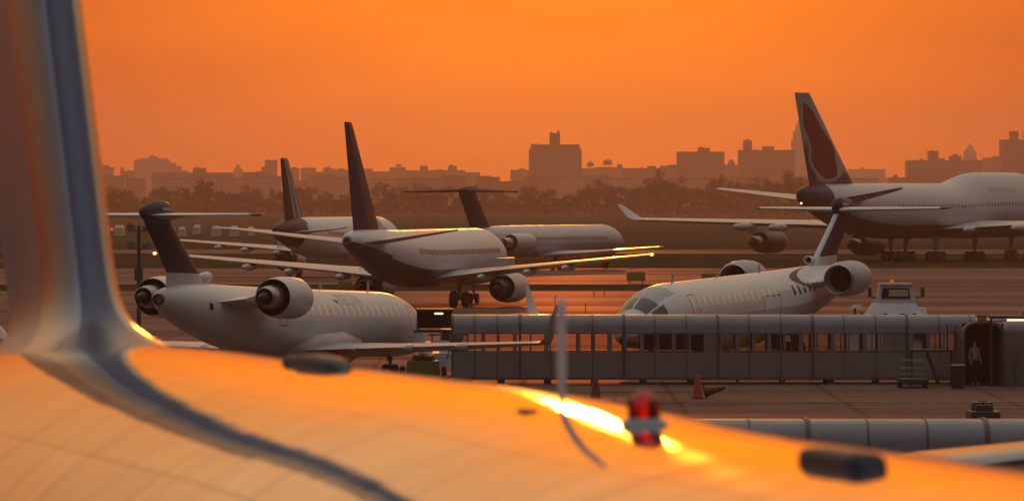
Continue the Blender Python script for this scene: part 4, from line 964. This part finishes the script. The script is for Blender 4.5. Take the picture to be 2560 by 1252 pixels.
building(2208, 2268, 446, X_, 'lowest pale block in the gap behind the jumbo jet', ((2236, 2240, 440, 'mast'),))
building(2266, 2452, 404, N_, 'broad block with several roof huts above the jumbo jet back', ((2320, 2344, 378), (2322, 2342, 375, 'tank'), (2344, 2360, 396), (2374, 2402, 390), (2380, 2396, 384, 'tank'), (2300, 2306, 397)))
building(2408, 2442, 398, X_, 'pale tower with a pointed spire above the jumbo jet hump', ((2410, 2440, 358, 'spire'),), kind='church_tower', mi=2)
building(2458, 2505, 397, M_, 'low wing in front of the far right skyline tower', ((2480, 2498, 391),))
building(2500, 2600, 352, N_, 'tall block with square stack at the right edge of the skyline', ((2524, 2545, 328), (2556, 2558, 332, 'mast')))
for k in range(34):
    px = 236 + k * 68 + random.uniform(-14, 14)
    building(px, px + random.uniform(55, 80), random.uniform(441, 456), 4700 + random.uniform(-150, 150), 'low hazy building in the row at the foot of the skyline', ((px + 12, px + 22, 437),) if random.random() < .3 else (), 'low_building', 'low hazy buildings at the foot of the skyline', random.randrange(3))

# ------------------------------------------------------------------ far trees: twiggy crowns, thousands of leaf-sized faces
def treemesh(seed, h):
    rnd = random.Random(seed); tr = MB(); lf = MB()
    tr.tube([(0, 0, 0), (rnd.uniform(-.3, .3), 0, h*.3), (rnd.uniform(-.6, .6), rnd.uniform(-.5, .5), h*.62)], [.34, .26, .12], 7)
    tips = []
    for k in range(12):
        a = rnd.uniform(0, 6.28); z0 = h * rnd.uniform(.24, .58); rr = h * rnd.uniform(.16, .36); z1 = min(h*.92, z0 + h * rnd.uniform(.16, .42))
        p1 = Vector((math.cos(a)*rr, math.sin(a)*rr, z1)); tr.tube([(0, 0, z0), tuple(Vector((0, 0, z0)).lerp(p1, .5) + Vector((0, 0, .3))), tuple(p1)], [.13, .09, .04], 5); tips.append(p1)
        tips.append(p1 * .72 + Vector((0, 0, z1*.28)))
    for c in tips:
        rc = h * rnd.uniform(.09, .17)
        for q in range(46):
            d = Vector((rnd.gauss(0, 1), rnd.gauss(0, 1), rnd.gauss(0, .8))); d = d.normalized() * rc * rnd.random() ** .4
            p = c + d; s_ = rnd.uniform(.22, .5); u = Vector((rnd.gauss(0, 1), rnd.gauss(0, 1), rnd.gauss(0, 1))).normalized(); w = u.orthogonal().normalized()
            if p.z < .4: continue
            lf.add([p - u*s_, p + w*s_*.6, p + u*s_, p - w*s_*.6], [[0, 1, 2, 3]])
    return tr, lf
protos = []
for i in range(6):
    h = (9, 10.5, 12, 8, 11, 13)[i]
    r = thing('tree', (0, 0, 0), 'dim bare-twigged tree in the hazy belt below the skyline', 'tree', 'trees in the hazy belt')
    tr, lf = treemesh(20 + i, h); tr.build('trunk', BARK, r); lf.build('crown', TWIG if i % 3 else TWIG2, r, 0); protos.append(r)
used = [False] * 6
def plant(px, D, k, sc, label=None):
    if used[k]: r = copy_tree(protos[k])
    else: r = protos[k]; used[k] = True
    r.location = (wx(px, D), D, 0); r.scale = (sc, sc, sc * random.uniform(.9, 1.1)); r.rotation_euler = (0, 0, random.uniform(0, 6.28))
    if label: r['label'] = label; del r['group']
for row, (D, n, s0, s1) in enumerate(((2750, 62, .75, 1.05), (2950, 62, .85, 1.2), (3200, 56, 1.0, 1.35))):
    for k in range(n):
        px = 225 + (2360 / n) * (k + .5 * (row % 2)) + random.uniform(-14, 14)
        plant(px, D + random.uniform(-80, 80), random.randrange(6), random.uniform(s0, s1) * .92 * (1.3 if 1500 < px < 2010 else 1))
plant(505, 2680, 2, 1.2, 'taller round-crowned tree below the long flat-roofed block'); plant(563, 2680, 4, 1.0, 'round-crowned tree right of the taller one, below the flat-roofed block'); plant(1990, 2680, 5, 1.4, 'largest dark tree, just left of the red-swirl fin'); plant(1925, 2690, 1, 1.25, 'dark tree left of the largest one by the red-swirl fin')
sh = MB(); rnd = random.Random(3)
for k in range(9000):
    px = rnd.uniform(200, 2600); D = rnd.uniform(2600, 3350); s_ = rnd.uniform(.5, 1.5); top = 5 + 2.6*noise.noise((px*.012, 2, 0)) + 2*noise.noise((px*.05, 5, 0))
    p = Vector((wx(px, D), D, max(.2, top * rnd.random() ** .7))); u = Vector((rnd.gauss(0, 1), rnd.gauss(0, .6), rnd.gauss(0, 1))).normalized(); w = u.orthogonal().normalized()
    sh.add([p - u*s_, p + w*s_*.7, p + u*s_, p - w*s_*.7], [[0, 1, 2, 3]])
tag(sh.build('undergrowth', TWIG, None, 0), 'dark tangled scrub filling the belt under the far trees', 'scrub', None, 'stuff')

# ------------------------------------------------------------------ ground
def sheet(name, pts, z, m, label=None):
    mb = MB(); mb.add([(x, y, z) for x, y in pts], [list(range(len(pts)))]); return tag(mb.build(name, m, None, 0), None, None, None, 'structure')
FAR = 8100; XW = 1100
sheet('ground', [(-XW, -150), (XW, -150), (XW, FAR), (-XW, FAR)], 0, SOIL)
sheet('apron', [(-400, -120), (400, -120), (400, 466), (-400, 466)], .004, APRON)
def band(name, y0, y1, z, m, x0=-400, x1=400, wob=2.2, sk=0.):
    n = 60; a = []; b = []
    for k in range(n + 1):
        x = x0 + (x1 - x0) * k / n
        a.append((x, y0 + sk*x + wob*noise.noise((x*.03, y0, 0)))); b.append((x, y1 + sk*x + wob*noise.noise((x*.03, y1, 3))))
    return sheet(name, a + b[::-1], z, m)
band('taxiway', 395, 1010, .008, TAXI, wob=0)
band('grass_strip', 484, 521, .012, GRASS, -400, 24, 3)
band('grass_field', 640, 810, .012, GRASS, -60, 400, 4)
band('grass_field', 628, 840, .012, GRASS, -400, -62, 4)
band('grass_verge', 872, 1008, .012, GRASS, -500, 500, 3)
band('apron_edge_band', 412, 436, .012, TAXI, 28, 120, 1.0, .16)  # skewed band of taxiway asphalt by the apron edge
for y0, x0, x1, w, sk in ((441, 29, 120, .5, .16), (232, -20, 8, .12, .35), (214, 5, 60, .15, .05), (222, 2, 60, .1, -.05), (390, -60, 60, .3, 0), (452, -120, 100, .3, 0), (560, -160, 160, .4, 0), (598, -160, 160, .4, .01)):
    band('painted_line', y0, y0 + w, .016, LINE, x0, x1, 0, sk)
# expansion joints and dark patches on the apron are in its concrete; a few repair strips as sheets
for k in range(9):
    y0 = 196 + k * 6.4; band('joint_strip', y0, y0 + .12, .008, TAXI, -25, 45, 0, .02)

# ------------------------------------------------------------------ haze
hz = MB(); hz.box((0, FAR/2 - 90, 55), (2*XW + 60, FAR + 240, 112)); ho = hz.build('haze', [], None, 0); ho.data.materials.clear()
m = bpy.data.materials.new('evening haze'); m.use_nodes = True; nt = m.node_tree; nt.nodes.remove(nt.nodes['Principled BSDF'])
pv = nt.nodes.new('ShaderNodeVolumePrincipled'); pv.inputs['Color'].default_value = (.95, .69, .66, 1); pv.inputs['Density'].default_value = 1.0e-4; pv.inputs['Anisotropy'].default_value = .7
nt.links.new(pv.outputs[0], nt.nodes['Material Output'].inputs['Volume']); ho.data.materials.append(m); tag(ho, 'thin evening haze over the airfield', 'haze', None, 'stuff')

# ------------------------------------------------------------------ sky and sun
SUN_AZ, SUN_EL = (1405 - 1280) / F, R(4.6)
sd = Vector((math.sin(SUN_AZ)*math.cos(SUN_EL), math.cos(SUN_AZ)*math.cos(SUN_EL), math.sin(SUN_EL)))
W = bpy.data.worlds.new('World'); S.world = W; W.use_nodes = True; nt = W.node_tree; N = nt.nodes.new; L = nt.links.new
bg = nt.nodes['Background']; bg.inputs['Strength'].default_value = 1.0
tc = N('ShaderNodeTexCoord'); sp_ = N('ShaderNodeSeparateXYZ'); L(tc.outputs['Generated'], sp_.inputs[0])
def ramp(stops, fac):
    r = N('ShaderNodeValToRGB'); el = r.color_ramp.elements
    while len(el) < len(stops): el.new(.5)
    for e_, (p, c_) in zip(el, stops): e_.position = p; e_.color = (*c_, 1)
    L(fac, r.inputs[0]); return r.outputs['Color']
front = ramp([(0, (.50, .018, .006)), (.012, (.49, .024, .006)), (.022, (.48, .036, .008)), (.036, (.48, .054, .010)), (.07, (.64, .15, .03)), (.14, (.84, .34, .11)), (.3, (1.08, .66, .33)), (.6, (.90, .76, .54)), (1, (.70, .68, .64))], sp_.outputs['Z'])
back = ramp([(0, (.025, .02, .025)), (.1, (.04, .036, .048)), (.3, (.085, .08, .10)), (.6, (.34, .34, .35)), (1, (.70, .68, .64))], sp_.outputs['Z'])
dt = N('ShaderNodeVectorMath'); dt.operation = 'DOT_PRODUCT'; dt.inputs[1].default_value = (math.sin(SUN_AZ), math.cos(SUN_AZ), 0); L(tc.outputs['Generated'], dt.inputs[0])
mr0 = N('ShaderNodeMapRange'); mr0.inputs[1].default_value = -.35; mr0.inputs[2].default_value = 1; L(dt.outputs['Value'], mr0.inputs[0])
mr = N('ShaderNodeMath'); mr.operation = 'POWER'; mr.inputs[1].default_value = 3; L(mr0.outputs[0], mr.inputs[0])
mx = N('ShaderNodeMix'); mx.data_type = 'RGBA'; L(mr.outputs[0], mx.inputs[0]); L(back, mx.inputs[6]); L(front, mx.inputs[7])
d2 = N('ShaderNodeVectorMath'); d2.operation = 'DOT_PRODUCT'; d2.inputs[1].default_value = sd; L(tc.outputs['Generated'], d2.inputs[0])
cl = N('ShaderNodeMath'); cl.operation = 'MAXIMUM'; cl.inputs[1].default_value = 0; L(d2.outputs['Value'], cl.inputs[0])
pw = N('ShaderNodeMath'); pw.operation = 'POWER'; pw.inputs[1].default_value = 270; L(cl.outputs[0], pw.inputs[0])
m2 = N('ShaderNodeMix'); m2.data_type = 'RGBA'; m2.inputs[7].default_value = (2.1, .46, .0, 1); L(pw.outputs[0], m2.inputs[0])
pw3 = N('ShaderNodeMath'); pw3.operation = 'POWER'; pw3.inputs[1].default_value = 45; L(cl.outputs[0], pw3.inputs[0])
pw4 = N('ShaderNodeMath'); pw4.operation = 'MULTIPLY'; pw4.inputs[1].default_value = .26; L(pw3.outputs[0], pw4.inputs[0])
# the wide aureole only shows well above the smoky horizon
up = N('ShaderNodeMapRange'); up.inputs[1].default_value = .03; up.inputs[2].default_value = .12; L(sp_.outputs['Z'], up.inputs[0])
pw5 = N('ShaderNodeMath'); pw5.operation = 'MULTIPLY'; L(pw4.outputs[0], pw5.inputs[0]); L(up.outputs[0], pw5.inputs[1])
m3 = N('ShaderNodeMix'); m3.data_type = 'RGBA'; m3.inputs[7].default_value = (1.7, .50, .01, 1); L(pw5.outputs[0], m3.inputs[0]); L(mx.outputs[2], m3.inputs[6]); L(m3.outputs[2], m2.inputs[6])
# thin uneven veils in the evening sky
cm = N('ShaderNodeMapping'); cm.inputs['Scale'].default_value = (22, 22, 120); L(tc.outputs['Generated'], cm.inputs[0])
cn = N('ShaderNodeTexNoise'); cn.inputs['Scale'].default_value = 1; cn.inputs['Detail'].default_value = 5; L(cm.outputs[0], cn.inputs['Vector'])
cr_ = N('ShaderNodeMapRange'); cr_.inputs[1].default_value = .3; cr_.inputs[2].default_value = .7; cr_.inputs[3].default_value = .94; cr_.inputs[4].default_value = 1.05; L(cn.outputs['Fac'], cr_.inputs[0])
cv_ = N('ShaderNodeVectorMath'); cv_.operation = 'SCALE'; L(m2.outputs[2], cv_.inputs[0]); L(cr_.outputs[0], cv_.inputs['Scale'])
# the physical sky adds its own twilight on top
sk = N('ShaderNodeTexSky'); sk.sky_type = 'NISHITA'; sk.sun_disc = False; sk.sun_elevation = SUN_EL; sk.sun_rotation = SUN_AZ; sk.dust_density = 4
vs_ = N('ShaderNodeMix'); vs_.data_type = 'RGBA'; vs_.blend_type = 'ADD'; vs_.inputs[0].default_value = .0; L(cv_.outputs[0], vs_.inputs[6]); L(sk.outputs[0], vs_.inputs[7])
L(vs_.outputs[2], bg.inputs['Color'])
sun = bpy.data.lights.new('sun', 'SUN'); sun.energy = .30; sun.angle = R(.53); sun.color = (1, .33, .03)
so = bpy.data.objects.new('sun', sun); COL.objects.link(so); so.rotation_euler = sd.to_track_quat('Z', 'Y').to_euler(); so.location = (0, 600, 60)

# ------------------------------------------------------------------ camera
cam = bpy.data.cameras.new('camera'); co = bpy.data.objects.new('camera', cam); COL.objects.link(co); S.camera = co
cam.sensor_width = 36; cam.lens = 36 * F / 2560; cam.clip_end = 20000; cam.clip_start = .5
co.location = (0, 0, HC); co.rotation_euler = (R(90) - math.atan((626 - HY) / F), 0, 0)
cam.dof.use_dof = True; cam.dof.focus_distance = 290; cam.dof.aperture_fstop = 4.4; cam.dof.aperture_blades = 0
S.view_settings.view_transform = 'Standard'; S.view_settings.look = 'None'; S.view_settings.exposure = -.28; S.view_settings.gamma = 1
cy = S.cycles
cy.use_denoising = True; cy.max_bounces = 8; cy.diffuse_bounces = 3; cy.glossy_bounces = 4; cy.transmission_bounces = 4; cy.transparent_max_bounces = 12; cy.volume_bounces = 1
cy.sample_clamp_indirect = 6
